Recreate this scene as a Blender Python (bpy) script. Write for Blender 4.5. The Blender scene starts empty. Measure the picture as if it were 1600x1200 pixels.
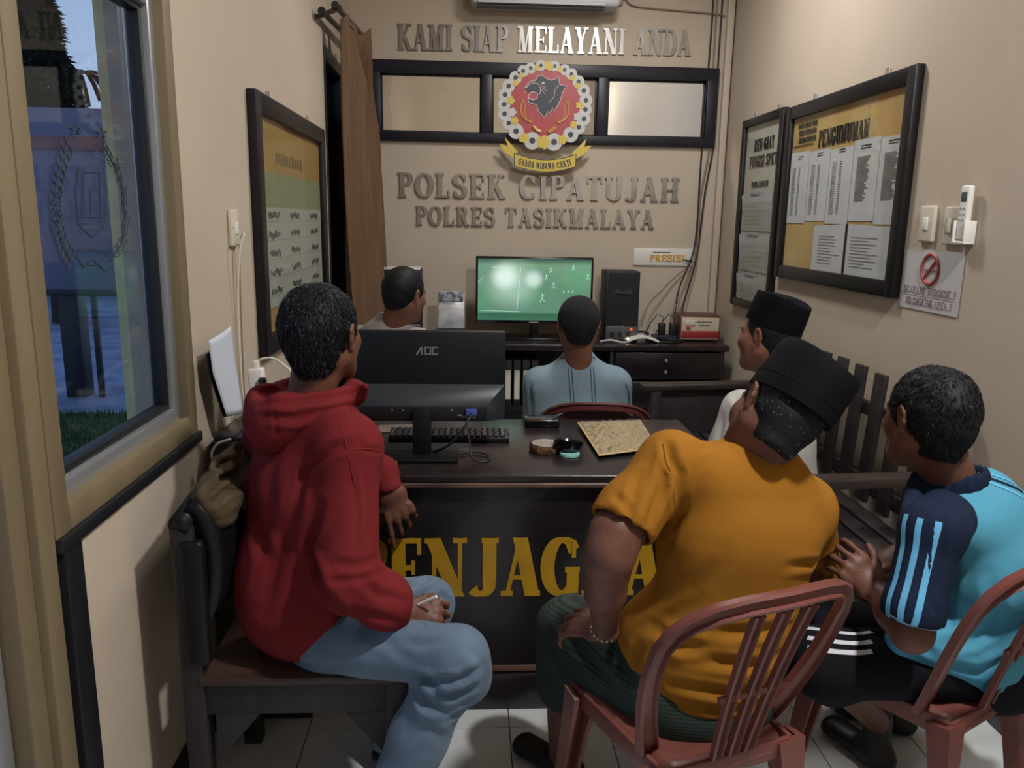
import bpy, bmesh, math, random
import numpy as np
from mathutils import Vector, Matrix, Euler
from mathutils.bvhtree import BVHTree
random.seed(7); RNG = np.random.default_rng(7)
S = bpy.context.scene
COL = S.collection
R = math.radians

# ------------------------------------------------------------------ camera
F = 1240.0; EYE = 1.5
def _axes():
    y = np.array([735-800., -(342-600.), -F]); y /= np.linalg.norm(y)
    z = -np.array([700-800., -(6600-600.), -F]); z -= y*(z@y); z /= np.linalg.norm(z)
    return np.stack([np.cross(y, z), y, z])          # world axes seen from the camera
RC = _axes()
EYEV = np.array([0., 0., EYE])
cam_d = bpy.data.cameras.new('camera'); cam = bpy.data.objects.new('camera', cam_d); COL.objects.link(cam)
cam_d.sensor_width = 36; cam_d.lens = F/1600*36; cam_d.clip_start = 0.05
m4 = Matrix.Identity(4)
for i in range(3):
    for j in range(3): m4[i][j] = RC[i, j]
m4[2][3] = EYE
cam.matrix_world = m4
S.camera = cam

# ------------------------------------------------------------------ light and exposure
S.view_settings.view_transform = 'Standard'; S.view_settings.look = 'None'
S.view_settings.gamma = 1; S.view_settings.use_curve_mapping = False
S.view_settings.exposure = 0.0
W = bpy.data.worlds.new('dusk'); S.world = W; W.use_nodes = True
wn = W.node_tree; wn.nodes.clear()
wo = wn.nodes.new('ShaderNodeOutputWorld'); wb = wn.nodes.new('ShaderNodeBackground')
wr = wn.nodes.new('ShaderNodeValToRGB'); wt = wn.nodes.new('ShaderNodeTexCoord'); ws = wn.nodes.new('ShaderNodeSeparateXYZ')
wn.links.new(wt.outputs['Generated'], ws.inputs[0]); wn.links.new(ws.outputs['Z'], wr.inputs[0])
wn.links.new(wr.outputs[0], wb.inputs[0]); wn.links.new(wb.outputs[0], wo.inputs[0])
cr = wr.color_ramp; cr.elements[0].position = 0.0; cr.elements[0].color = (.62, .70, .90, 1)
cr.elements[1].position = .6; cr.elements[1].color = (.30, .44, .86, 1)
wb.inputs[1].default_value = 1.1
def area(name, loc, to, size, power, color=(1, 1, 1)):
    d = bpy.data.lights.new(name, 'AREA'); d.shape = 'DISK'; d.size = size; d.energy = power; d.color = color
    o = bpy.data.objects.new(name, d); COL.objects.link(o); o.location = loc
    o.rotation_euler = (Vector(to)-Vector(loc)).to_track_quat('-Z', 'Y').to_euler(); return o
LAMP_A = (1.15, .75, 3.20); FILL_B = (.75, 3.7, 3.20)
area('lamp_light_near', (LAMP_A[0], LAMP_A[1], LAMP_A[2]-.07), (LAMP_A[0]-.2, LAMP_A[1]+.3, 0), .16, 66, (1, .985, .98))
area('fill_light_far', (FILL_B[0], FILL_B[1], FILL_B[2]-.07), (FILL_B[0], FILL_B[1], 0), .4, 30, (1, .98, .965))  # weak fill lamp, added to brighten the back wall

def ray(px, py): return RC @ np.array([px-800., 600.-py, -F])
def at(px, py, Y): d = ray(px, py); return Vector(EYEV + d*(Y/d[1]))
def atX(px, py, X): d = ray(px, py); return Vector(EYEV + d*(X/d[0]))
def atZ(px, py, Z): d = ray(px, py); return Vector(EYEV + d*((Z-EYE)/d[2]))

# ------------------------------------------------------------------ materials
def lin(c):
    if isinstance(c, str): c = tuple(int(c[i:i+2], 16) for i in (0, 2, 4))
    return tuple(((v/255)/12.92 if v/255 <= .04045 else ((v/255+.055)/1.055)**2.4) for v in c) + (1,)
MATS = {}
def mat(name, color, rough=.6, metal=0., color2=None, scale=8., bump=0., bscale=120., stretch=None, spec=.5, emit=None, estr=1., detail=4., trans=0., sheen=0., wave=None, coat=0.):
    if name in MATS: return MATS[name]
    m = bpy.data.materials.new(name); m.use_nodes = True; MATS[name] = m
    nt = m.node_tree; b = nt.nodes['Principled BSDF']
    b.inputs['Roughness'].default_value = rough; b.inputs['Metallic'].default_value = metal
    b.inputs['Specular IOR Level'].default_value = spec
    b.inputs['Transmission Weight'].default_value = trans
    b.inputs['Sheen Weight'].default_value = sheen; b.inputs['Coat Weight'].default_value = coat
    c1 = lin(color); b.inputs['Base Color'].default_value = c1
    tc = nt.nodes.new('ShaderNodeTexCoord'); mp = nt.nodes.new('ShaderNodeMapping')
    nt.links.new(tc.outputs['Object'], mp.inputs[0])
    if stretch: mp.inputs['Scale'].default_value = stretch
    if color2:
        n = nt.nodes.new('ShaderNodeTexNoise'); n.inputs['Scale'].default_value = scale; n.inputs['Detail'].default_value = detail
        nt.links.new(mp.outputs[0], n.inputs['Vector'])
        r = nt.nodes.new('ShaderNodeValToRGB'); r.color_ramp.elements[0].position = .35; r.color_ramp.elements[1].position = .68
        r.color_ramp.elements[0].color = c1; r.color_ramp.elements[1].color = lin(color2)
        nt.links.new(n.outputs['Fac'], r.inputs[0]); nt.links.new(r.outputs[0], b.inputs['Base Color'])
    if wave:                                           # (scale, direction, second colour): woven stripes
        w = nt.nodes.new('ShaderNodeTexWave'); w.inputs['Scale'].default_value = wave[0]; w.bands_direction = wave[1]
        w.inputs['Distortion'].default_value = .6; w.inputs['Detail'].default_value = 1
        nt.links.new(mp.outputs[0], w.inputs['Vector'])
        mx = nt.nodes.new('ShaderNodeMix'); mx.data_type = 'RGBA'
        nt.links.new(w.outputs['Fac'], mx.inputs[0]); mx.inputs[6].default_value = c1; mx.inputs[7].default_value = lin(wave[2])
        nt.links.new(mx.outputs[2], b.inputs['Base Color'])
    if bump:
        n2 = nt.nodes.new('ShaderNodeTexNoise'); n2.inputs['Scale'].default_value = bscale; n2.inputs['Detail'].default_value = 5
        nt.links.new(mp.outputs[0], n2.inputs['Vector'])
        bp = nt.nodes.new('ShaderNodeBump'); bp.inputs['Strength'].default_value = bump; bp.inputs['Distance'].default_value = .01
        nt.links.new(n2.outputs['Fac'], bp.inputs['Height']); nt.links.new(bp.outputs[0], b.inputs['Normal'])
    if emit:
        b.inputs['Emission Color'].default_value = lin(emit); b.inputs['Emission Strength'].default_value = estr
    return m

# ------------------------------------------------------------------ mesh building
class MB:
    def __init__(s): s.bm = bmesh.new()
    def box(s, c, size, rot=None, bevel=0., seg=2, taper=None):
        t = bmesh.new(); bmesh.ops.create_cube(t, size=1)
        for v in t.verts:
            v.co = Vector((v.co.x*size[0], v.co.y*size[1], v.co.z*size[2]))
            if taper and v.co.z > 0: v.co.x *= taper[0]; v.co.y *= taper[1]
        if bevel: bmesh.ops.bevel(t, geom=t.edges[:], offset=min(bevel, min(size)*.49), segments=seg, profile=.5, affect='EDGES')
        M = Matrix.Translation(Vector(c)) @ (rot.to_4x4() if rot is not None else Matrix.Identity(4))
        t.transform(M); s._merge(t); return s
    def span(s, a, b, bevel=0., seg=2):
        a = Vector(a); b = Vector(b); return s.box((a+b)/2, [abs(b[i]-a[i]) for i in range(3)], None, bevel, seg)
    def _merge(s, t):
        me = bpy.data.meshes.new('t'); t.to_mesh(me); t.free(); s.bm.from_mesh(me); bpy.data.meshes.remove(me)
    def bar(s, a, b, w, h=None, up=(0, 0, 1), bevel=0., seg=2):
        a = Vector(a); b = Vector(b); d = b-a; L = d.length; d.normalize(); up = Vector(up)
        x = d.cross(up)
        if x.length < 1e-4: x = d.cross(Vector((1, 0, 0)))
        x.normalize(); u = x.cross(d)
        M = Matrix((x, d, u)).transposed()
        return s.box((a+b)/2, (w, L, h or w), M, bevel, seg)
    def tube(s, pts, r, seg=8, caps=True, flat=1.):
        pts = [Vector(p) for p in pts]; n = len(pts); rr = r if isinstance(r, (list, tuple)) else [r]*n
        T = [(pts[min(i+1, n-1)]-pts[max(i-1, 0)]).normalized() for i in range(n)]
        u = T[0].orthogonal().normalized(); rings = []
        for i in range(n):
            u = (u - T[i]*u.dot(T[i])).normalized(); v = T[i].cross(u)
            rings.append([s.bm.verts.new(pts[i]+(u*math.cos(k*2*math.pi/seg)+v*math.sin(k*2*math.pi/seg)*flat)*rr[i]) for k in range(seg)])
        for i in range(n-1):
            for k in range(seg):
                s.bm.faces.new((rings[i][k], rings[i][(k+1) % seg], rings[i+1][(k+1) % seg], rings[i+1][k]))
        if caps: s.bm.faces.new(rings[0][::-1]); s.bm.faces.new(rings[-1])
        return s
    def cyl(s, a, b, r, r2=None, seg=24): return s.tube([a, b], [r, r if r2 is None else r2], seg)
    def lathe(s, c, prof, seg=28, axis=(0, 0, 1), sx=1., sy=1.):
        c = Vector(c); q = Vector((0, 0, 1)).rotation_difference(Vector(axis)).to_matrix(); rings = []
        for r, z in prof:
            rings.append([s.bm.verts.new(c+q@Vector((r*sx*math.cos(k*2*math.pi/seg), r*sy*math.sin(k*2*math.pi/seg), z))) for k in range(seg)])
        for i in range(len(rings)-1):
            for k in range(seg):
                s.bm.faces.new((rings[i][k], rings[i][(k+1) % seg], rings[i+1][(k+1) % seg], rings[i+1][k]))
        s.bm.faces.new(rings[0][::-1]); s.bm.faces.new(rings[-1]); return s
    def sweep(s, pts, prof, ups, caps=True):
        """profile [(a,b)] carried along pts; ups = up vector per point"""
        n = len(pts); rings = []
        for i in range(n):
            T = (Vector(pts[min(i+1, n-1)])-Vector(pts[max(i-1, 0)])).normalized(); u = Vector(ups[i]); x = T.cross(u).normalized(); u = x.cross(T)
            pf = prof[i] if isinstance(prof[0][0], (list, tuple)) else prof
            rings.append([s.bm.verts.new(Vector(pts[i])+x*a+u*b) for a, b in pf])
        m = len(rings[0])
        for i in range(n-1):
            for k in range(m): s.bm.faces.new((rings[i][k], rings[i][(k+1) % m], rings[i+1][(k+1) % m], rings[i+1][k]))
        if caps: s.bm.faces.new(rings[0][::-1]); s.bm.faces.new(rings[-1])
        return s
    def prism(s, poly, o, x, y, depth):
        """2-D polygon in the frame o,x,y, extruded by depth along x cross y"""
        o = Vector(o); x = Vector(x).normalized(); y = Vector(y).normalized(); n = x.cross(y)
        a = [s.bm.verts.new(o+x*p[0]+y*p[1]) for p in poly]; b = [s.bm.verts.new(v.co+n*depth) for v in a]; m = len(a)
        s.bm.faces.new(b); s.bm.faces.new(a[::-1])
        for i in range(m): s.bm.faces.new((a[i], a[(i+1) % m], b[(i+1) % m], b[i]))
        return s
    def quad(s, a, b, c, d): s.bm.faces.new([s.bm.verts.new(Vector(p)) for p in (a, b, c, d)]); return s
    def grid(s, fn, nu, nv, thick=0.):
        V = [[s.bm.verts.new(Vector(fn(i/nu, j/nv))) for j in range(nv+1)] for i in range(nu+1)]; fs = []
        for i in range(nu):
            for j in range(nv): fs.append(s.bm.faces.new((V[i][j], V[i+1][j], V[i+1][j+1], V[i][j+1])))
        if thick:
            bmesh.ops.recalc_face_normals(s.bm, faces=fs)
            bmesh.ops.solidify(s.bm, geom=fs, thickness=thick)
        return s
def inv(parent):
    M = Matrix.Identity(4); p = parent
    while p is not None: M = Matrix(p['_m']) @ M if '_m' in p else M; p = p.parent
    return M.inverted()
def link_mesh(name, me, m, parent=None, smooth=None):
    o = bpy.data.objects.new(name, me); COL.objects.link(o)
    if m is not None: me.materials.append(m)
    if parent is not None:
        me.transform(parent_world(parent).inverted()); o.parent = parent
    if smooth is not None:
        me.polygons.foreach_set('use_smooth', [True]*len(me.polygons))
        if smooth < 180:
            me.set_sharp_from_angle(angle=R(smooth))
    return o
def parent_world(p):
    M = Matrix.Identity(4)
    while p is not None:
        M = (Matrix.Translation(p.location) @ p.rotation_euler.to_matrix().to_4x4()) @ M; p = p.parent
    return M
def part(name, mb, m, parent=None, smooth=40, label=None, kind=None, fix=True):
    if fix: bmesh.ops.recalc_face_normals(mb.bm, faces=mb.bm.faces[:])
    me = bpy.data.meshes.new(name); mb.bm.to_mesh(me); mb.bm.free()
    o = link_mesh(name, me, m, parent, smooth)
    if label: o['label'] = label
    if kind: o['kind'] = kind
    return o
def thing(name, label, cat, loc=(0, 0, 0), rotz=0., group=None):
    o = bpy.data.objects.new(name, None); COL.objects.link(o); o.location = loc; o.rotation_euler = (0, 0, rotz)
    o.empty_display_size = .1
    return tag(o, label, cat, group)
def tag(o, label, cat, group=None):
    o['label'] = label; o['category'] = cat
    if group: o['group'] = group
    return o
def struct(name, mb, m, parent=None, smooth=40):
    o = part(name, mb, m, parent, smooth)
    if parent is None: o['kind'] = 'structure'
    return o

# ------------------------------------------------------------------ slab-serif lettering (no fonts loaded)
def arc(cx, cy, rx, ry, a0, a1, n=12): return [(cx+rx*math.cos(R(a0+(a1-a0)*i/n)), cy+ry*math.sin(R(a0+(a1-a0)*i/n))) for i in range(n+1)]
def glyph(ch, st=.20, th=.09, serif=.07, w=None):
    """quads in a box one high; returns (list of polygons, advance width)"""
    P = []
    def stem(x, y0=0, y1=1, ww=st): P.append([(x-ww/2, y0), (x+ww/2, y0), (x+ww/2, y1), (x-ww/2, y1)])
    def bar_(x0, x1, y, hh=th): P.append([(x0, y-hh/2), (x1, y-hh/2), (x1, y+hh/2), (x0, y+hh/2)])
    def ser(x, y, half=st/2+serif): bar_(x-half, x+half, th/2 if y == 0 else 1-th/2)
    def diag(x0, y0, x1, y1, ww): P.append([(x0-ww/2, y0), (x0+ww/2, y0), (x1+ww/2, y1), (x1-ww/2, y1)])
    def curve(pts, thick=st, thin=th):
        n = len(pts); L = []; Rr = []
        for i, (x, y) in enumerate(pts):
            a = pts[max(i-1, 0)]; b = pts[min(i+1, n-1)]; dx, dy = b[0]-a[0], b[1]-a[1]; l = math.hypot(dx, dy) or 1; dx /= l; dy /= l
            ww = thin+(thick-thin)*abs(dy)**1.5
            L.append((x-dy*ww/2, y+dx*ww/2)); Rr.append((x+dy*ww/2, y-dx*ww/2))
        for i in range(n-1): P.append([L[i], Rr[i], Rr[i+1], L[i+1]])
    h = st/2; a = .08+h; W_ = .74
    if ch in 'EFLBDPRHKNMIJT': pass
    if ch == 'I': stem(a); ser(a, 0); ser(a, 1); W_ = 2*a
    elif ch in 'EF':
        stem(a); ser(a, 1); ser(a, 0); bar_(a, .62, 1-th/2); bar_(a, .5, .5); stem(.62, .72, 1, th); stem(.5, .38, .62, th*.9)
        if ch == 'E': bar_(a, .64, th/2); stem(.64, 0, .28, th)
        W_ = .70
    elif ch == 'L': stem(a); ser(a, 0); ser(a, 1); bar_(a, .60, th/2); stem(.60, 0, .32, th); W_ = .66
    elif ch in 'PRBD':
        stem(a); ser(a, 0); ser(a, 1)
        if ch == 'D': curve([(a, 1-th/2)]+arc(.36, .5, .30, .5-th/2, 90, -90, 16)+[(a, th/2)]); W_ = .76
        else:
            curve([(a, 1-th/2)]+arc(.38, .745, .20, .255-th/2, 90, -90)+[(a, .49+th/2)]); W_ = .68
            if ch == 'B': curve([(a, .52)]+arc(.40, .28, .23, .28-th/2, 90, -90)+[(a, th/2)]); W_ = .72
            if ch == 'R': diag(.62, 0, .40, .5, st*.95); bar_(.50, .80, th/2); W_ = .80
    elif ch == 'H': stem(a); stem(.68); [ser(x, y) for x in (a, .68) for y in (0, 1)]; bar_(a, .68, .5); W_ = .86
    elif ch == 'K': stem(a); ser(a, 0); ser(a, 1); diag(.30, .42, .64, 1, th*1.3); diag(.68, 0, .36, .58, st); bar_(.54, .84, th/2); bar_(.5, .78, 1-th/2); W_ = .84
    elif ch == 'N': stem(a-.03, 0, 1, th); diag(.64, 0, .16, 1, st*1.15); stem(.70, 0, 1, th); ser(a-.03, 0, .13); bar_(0, .2, 1-th/2); bar_(.56, .84, 1-th/2); W_ = .84
    elif ch == 'M': stem(a-.03, 0, 1, th); diag(.42, .0, .20, 1, st); diag(.44, 0, .66, 1, th); stem(.74, 0, 1, st); ser(a-.03, 0, .12); ser(.74, 0, .15); bar_(0, .25, 1-th/2); bar_(.62, .9, 1-th/2); W_ = .94
    elif ch == 'A': diag(.12, 0, .38, 1, th*1.1); diag(.64, 0, .38, 1, st*1.1); bar_(.2, .58, .32, th*.8); bar_(0, .24, th/2); bar_(.48, .80, th/2); W_ = .80
    elif ch == 'V' or ch == 'Y':
        if ch == 'Y': diag(.38, .42, .16, 1, st); diag(.38, .42, .62, 1, th*1.1); stem(.38, 0, .5, st*.95); ser(.38, 0, .19); bar_(0, .30, 1-th/2); bar_(.5, .76, 1-th/2); W_ = .76
    elif ch == 'W': diag(.30, 0, .14, 1, st); diag(.32, 0, .46, 1, th); diag(.68, 0, .50, 1, st); diag(.70, 0, .86, 1, th); bar_(0, .28, 1-th/2); bar_(.38, .62, 1-th/2); bar_(.76, .98, 1-th/2); W_ = 1.0
    elif ch == 'T': stem(.36); ser(.36, 0); bar_(.02, .70, 1-th/2); stem(.05, .72, 1, th); stem(.67, .72, 1, th); W_ = .72
    elif ch == 'J': stem(.42, .22, 1); bar_(.26, .60, 1-th/2); curve(arc(.24, .22, .18, .22-th/2, 0, -150, 10)); W_ = .62
    elif ch == 'U': curve([(a, 1)]+arc(a+.24, .30, .24, .30-th/2, 180, 360, 14)+[(a+.48, 1)], st*.95); ser(a, 1); ser(a+.48, 1, .13); W_ = .84
    elif ch == 'O': curve(arc(.40, .5, .31, .5-th/2, 0, 360, 26), st*1.05); W_ = .80
    elif ch in 'CG':
        curve(arc(.40, .5, .30, .5-th/2, 38, 320, 22), st*1.05); stem(.63, .66, .95, th)
        if ch == 'G': stem(.62, .05, .45, st*.9); bar_(.46, .76, .45)
        else: stem(.64, .08, .25, th*.7)
        W_ = .78
    elif ch == 'S': curve(arc(.33, .74, .22, .26-th/2, 20, 250, 14)+arc(.33, .27, .24, .27-th/2, 70, -160, 14), st); stem(.54, .70, .96, th*.9); stem(.10, .05, .30, th*.9); W_ = .66
    elif ch == '.': stem(.14, 0, .16, .16); W_ = .26
    elif ch == '!': stem(.14, .3, 1, .14); stem(.14, 0, .16, .14); W_ = .28
    elif ch == ' ': W_ = .42
    elif ch == '-': bar_(.05, .45, .5); W_ = .5
    return P, W_
def lettering(text, o, x, y, x_len, height, depth, m, parent, st=.20, th=.09, gap=.06, single=None, name='letter', squeeze=None):
    """one raised mesh per letter along the unit direction x, or one mesh for all (single=name)"""
    o = Vector(o); x = Vector(x).normalized(); y = Vector(y).normalized()
    G = [glyph(c, st, th) for c in text]; tot = sum(g[1]+gap for g in G)-gap; k = x_len/tot; cx = 0; one = MB() if single else None
    for (P, w) in G:
        if P:
            mb = one or MB()
            for ip, p in enumerate(P): mb.prism([(q[0]*k, q[1]*height) for q in p], o+x*(cx*k), x, y, depth+.00012*ip)
            if not one: part(name, mb, m, parent, None)
        cx += w+gap
    if one: return part(single, one, m, parent, None)
# ================================================================== THE ROOM
XL, XR, YB, YF, ZC = -.755, 1.62, 5.17, -1.6, 3.3
M_wall = mat('wall_paint', 'c0b2a0', .75, color2='b8aa98', scale=1.6, bump=.06, bscale=60)
M_ceil = mat('ceiling_paint', 'e6e0d4', .8)
M_grout = mat('grout', '55544f', .9)
M_tile = mat('floor_tile', 'cdd0d0', .22, color2='c6c9c9', scale=2)
M_black = mat('black_wood', '131115', .4, color2='1b181b', scale=5, stretch=(1, 1, 6), bump=.05, bscale=30, spec=.35)
M_frame = mat('window_blue_black', '1b1b25', .4, color2='23232e', scale=5, bump=.04, spec=.4)
M_tan = mat('tan_frame', '7f7156', .55, color2='73664e', scale=3, stretch=(3, 3, .5), bump=.04)
M_alu = mat('aluminium', 'a9adb0', .35, metal=.6)
M_rub = mat('black_gasket', '15181c', .5)
M_white = mat('white_plastic', 'e4e2db', .4)
M_darkbase = mat('dark_base', '1b1d20', .4)
def glass_mat(name, tint='ffffff', refl=.10, graze=6., rough=.0):
    m = bpy.data.materials.new(name); m.use_nodes = True; nt = m.node_tree; nt.nodes.clear()
    o = nt.nodes.new('ShaderNodeOutputMaterial'); mx = nt.nodes.new('ShaderNodeMixShader'); t = nt.nodes.new('ShaderNodeBsdfTransparent'); g = nt.nodes.new('ShaderNodeBsdfGlossy')
    lw = nt.nodes.new('ShaderNodeLayerWeight'); lw.inputs[0].default_value = .35
    mr = nt.nodes.new('ShaderNodeMapRange'); mr.inputs[3].default_value = refl; mr.inputs[4].default_value = min(1, refl*graze)
    nt.links.new(lw.outputs['Facing'], mr.inputs[0]); nt.links.new(mr.outputs[0], mx.inputs[0])
    t.inputs[0].default_value = lin(tint); g.inputs['Roughness'].default_value = rough; g.inputs[0].default_value = (.9, .9, .9, 1)
    nt.links.new(t.outputs[0], mx.inputs[1]); nt.links.new(g.outputs[0], mx.inputs[2]); nt.links.new(mx.outputs[0], o.inputs[0]); return m
M_glass = glass_mat('window_glass', 'e4ecef', .032, 2.4)
M_pglass = glass_mat('board_glass', 'f8f8f6', .03, 2.5)
M_tglass = glass_mat('transom_glass', 'f2f2f0', .08, 2)

# floor: 30 cm tiles laid in grout
b = MB(); b.span((XL-.15, YF, -.08), (XR+.15, YB+.15, -.004)); fl = struct('floor', b, M_grout)
tile_me = None
x0, y0 = .126-.3*4, 2.133-.3*13
for i in range(9):
    for j in range(23):
        xa, ya = x0+.3*i, y0+.3*j
        xa1, xb1 = max(xa, XL)+.0015, min(xa+.3, XR)-.0015; ya1, yb1 = max(ya, YF)+.0015, min(ya+.3, YB)-.0015
        if xb1-xa1 < .01 or yb1-ya1 < .01: continue
        full = xb1-xa1 > .296 and yb1-ya1 > .296
        if full and tile_me is not None:
            o = bpy.data.objects.new('tile', tile_me); COL.objects.link(o)
        else:
            mb = MB(); hx, hy = (xb1-xa1)/2, (yb1-ya1)/2; mb.box((0, 0, 0), (hx*2, hy*2, .008), None, .0012, 1)
            o = part('tile', mb, M_tile, None, 30)
            if full: tile_me = o.data
        o.parent = fl; o.location = ((xa1+xb1)/2, (ya1+yb1)/2, -.004)
b = MB(); b.span((XL-.15, YF-.15, ZC), (XR+.15, YB+.15, ZC+.1)); struct('ceiling', b, M_ceil)

# left wall: window bay, then solid wall with the curtained window in its far corner
WY0, WY1, WZ0, WZ1 = 1.405, 2.17, .905, 2.035
TH = .16
b = MB()
b.span((XL-TH, WY1, 0), (XL, 4.36, ZC)); b.span((XL-TH, 4.36, 2.36), (XL, 5.06, ZC)); b.span((XL-TH, 4.36, 0), (XL, 5.06, .75)); b.span((XL-TH, 5.06, 0), (XL, YB, ZC))
b.span((XL-TH, 1.49, 0), (XL, WY1, .88))
b.span((XL-TH, WY0, 2.3), (XL, WY1, ZC)); b.span((XL-TH, -.25, 2.3), (XL, WY0, ZC)); b.span((XL-TH, YF, 0), (XL, -.25, ZC))
struct('wall_left', b, M_wall)
b = MB(); b.span((XR, YF, 0), (XR+.15, YB, ZC)); struct('wall_right', b, M_wall)
b = MB(); b.span((XL-TH, YF-.15, 0), (XR+.15, YF, ZC)); struct('wall_rear', b, M_wall)
# back wall with the transom opening
TX0, TX1, TZ0, TZ1 = -.625, 1.54, 1.967, 2.44
b = MB(); b.span((XL-TH, YB, 0), (XR+.15, YB+.14, TZ0)); b.span((XL-TH, YB, TZ1), (XR+.15, YB+.14, ZC)); b.span((XL-TH, YB, TZ0), (TX0, YB+.14, TZ1)); b.span((TX1, YB, TZ0), (XR+.15, YB+.14, TZ1))
struct('wall_back', b, M_wall)
# cornice ledge on the sill and dark strips at the end of the low wall
b = MB(); b.span((XL-TH, 1.405, .882), (XL+.012, 2.185, .91), .004); struct('trim_1', b, M_rub)
b = MB(); b.span((XL-TH, 1.425, 0), (XL+.006, 1.489, .905), .004); struct('trim_2', b, M_darkbase)
for nm, a, c in (('baseboard_left', (XL, 1.49, 0), (XL+.012, YB, .11)), ('baseboard_right', (XR-.012, YF, 0), (XR, YB, .11)), ('baseboard_back', (XL, YB-.012, 0), (XR, YB, .11))):
    b = MB(); b.span(a, c, .003); struct(nm, b, M_darkbase)
# rounded cable trunking pipe in the right back corner
b = MB(); b.span((XR-.055, YB-.045, .8), (XR-.012, YB, ZC), .01, 3); struct('trim_3', b, M_wall)

# window_1: tan timber frame, aluminium sash, black gasket, one pane
def frame_rect(X, y0, y1, z0, z1, w, d, bev=.004):
    """four members of a frame lying in the plane X (depth d, outer edges y0..y1, z0..z1)"""
    return [((X-d/2, y0, z0), (X+d/2, y0+w, z1)), ((X-d/2, y1-w, z0), (X+d/2, y1, z1)), ((X-d/2, y0+w, z0), (X+d/2, y1-w, z0+w)), ((X-d/2, y0+w, z1-w), (X+d/2, y1-w, z1))]
wx = XL-.045
root = MB()
for a, c in frame_rect(wx, 1.40, 2.172, .91, 2.33, .055, .10): root.span(a, c, .005)
root.span((wx-.05, 1.45, 2.02), (wx+.05, 2.12, 2.085), .004)
w1 = struct('window_1', root, M_tan)
mb = MB()
for a, c in frame_rect(wx-.005, 1.455, 2.118, .962, 2.022, .034, .06): mb.span(a, c, .003)
part('sash', mb, M_alu, w1)
mb = MB()
for a, c in frame_rect(wx-.008, 1.489, 2.084, .995, 1.99, .016, .035): mb.span(a, c, .002)
part('gasket', mb, M_rub, w1)
mb = MB(); mb.span((wx-.011, 1.50, 1.008), (wx-.006, 2.072, 1.977)); part('pane', mb, M_glass, w1, None)
mb = MB(); mb.span((wx-.011, 1.45, 2.085), (wx-.006, 2.12, 2.28)); part('pane', mb, M_glass, w1, None)
# door_1: post of several tan mouldings, sliding glass leaf in an aluminium stile
mb = MB(); mb.span((XL-.12, 1.345, 0), (XL+.004, 1.40, 2.33), .006); mb.span((XL-.11, 1.29, 0), (XL-.012, 1.345, 2.33), .006); mb.span((XL-.12, -.25, 2.22), (XL+.004, 1.345, 2.3), .006); mb.span((XL-.12, -.25, 0), (XL, -.19, 2.22), .006)
d1 = struct('door_1', mb, M_tan)
mb = MB()
for y in ((1.245, 1.285), (.42, .46)): mb.span((XL-.09, y[0], .01), (XL-.045, y[1], 2.2), .004)
mb.span((XL-.09, .46, .01), (XL-.045, 1.245, .07), .004); mb.span((XL-.09, .46, 2.14), (XL-.045, 1.245, 2.2), .004)
part('stile', mb, M_alu, d1)
mb = MB(); mb.span((XL-.082, 1.232, .07), (XL-.05, 1.246, 2.14), .002); part('gasket', mb, M_rub, d1)
mb = MB(); mb.span((XL-.07, .46, .07), (XL-.065, 1.235, 2.14)); part('pane', mb, M_glass, d1, None)
# window_3: narrow window behind the curtain
mb = MB()
for a, c in frame_rect(XL-.05, 4.36, 5.06, .75, 2.36, .06, .10): mb.span(a, c, .004)
w3 = struct('window_3', mb, M_frame)
mb = MB(); mb.span((XL-.06, 4.42, .81), (XL-.055, 5.0, 2.30)); part('pane', mb, M_glass, w3, None)

# window_2: transom with three panes
mb = MB(); fy = YB+.03
mb.span((TX0, fy-.06, TZ1-.075), (TX1, fy+.05, TZ1), .005); mb.span((TX0, fy-.06, TZ0), (TX1, fy+.05, TZ0+.055), .005)
for xa, xb in ((TX0, TX0+.07), (.065, .13), (.785, .85), (TX1-.07, TX1)): mb.span((xa, fy-.058, TZ0+.05), (xb, fy+.05, TZ1-.07), .004)
w2 = struct('window_2', mb, M_frame)
for xa, xb in ((TX0+.07, .065), (.13, .785), (.85, TX1-.07)):
    mb = MB()
    for a, c in (((xa, fy-.02, TZ0+.055), (xa+.012, fy, TZ1-.075)), ((xb-.012, fy-.02, TZ0+.055), (xb, fy, TZ1-.075)), ((xa, fy-.02, TZ0+.055), (xb, fy, TZ0+.066)), ((xa, fy-.02, TZ1-.086), (xb, fy, TZ1-.075))): mb.span(a, c, .002)
    part('bead', mb, M_frame, w2)
    mb = MB(); mb.span((xa+.005, fy-.012, TZ0+.06), (xb-.005, fy-.008, TZ1-.08)); part('pane', mb, M_tglass, w2, None)
# the room seen through the transom
b = MB(); b.span((XL-TH, 7.2, 0), (XR+.15, 7.3, ZC)); struct('wall_next_room_end', b, M_wall)
b = MB(); b.span((-1.15, YB+.14, 0), (-1.05, 7.2, ZC)); struct('wall_next_room_left', b, M_wall)
b = MB(); b.span((2.2, YB+.14, 0), (2.3, 7.2, ZC)); struct('wall_next_room_right', b, M_wall)
b = MB(); b.span((-1.15, YB+.14, ZC), (2.3, 7.3, ZC+.1)); b.span((-1.15, YB+.14, -.05), (2.3, 7.3, 0)); struct('ceiling_next_room', b, M_ceil)
b = MB(); b.span((.98, 6.1, 0), (2.2, 6.2, 2.62)); struct('wall_next_room_partition', b, mat('pale_partition', 'efeae2', .6))
nr = bpy.data.lights.new('next_room_lamp', 'AREA'); nr.size = .4; nr.energy = 34; nr.color = (1, .98, .95)
no = bpy.data.objects.new('next_room_lamp', nr); COL.objects.link(no); no.location = (.35, 5.75, 3.2)

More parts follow.
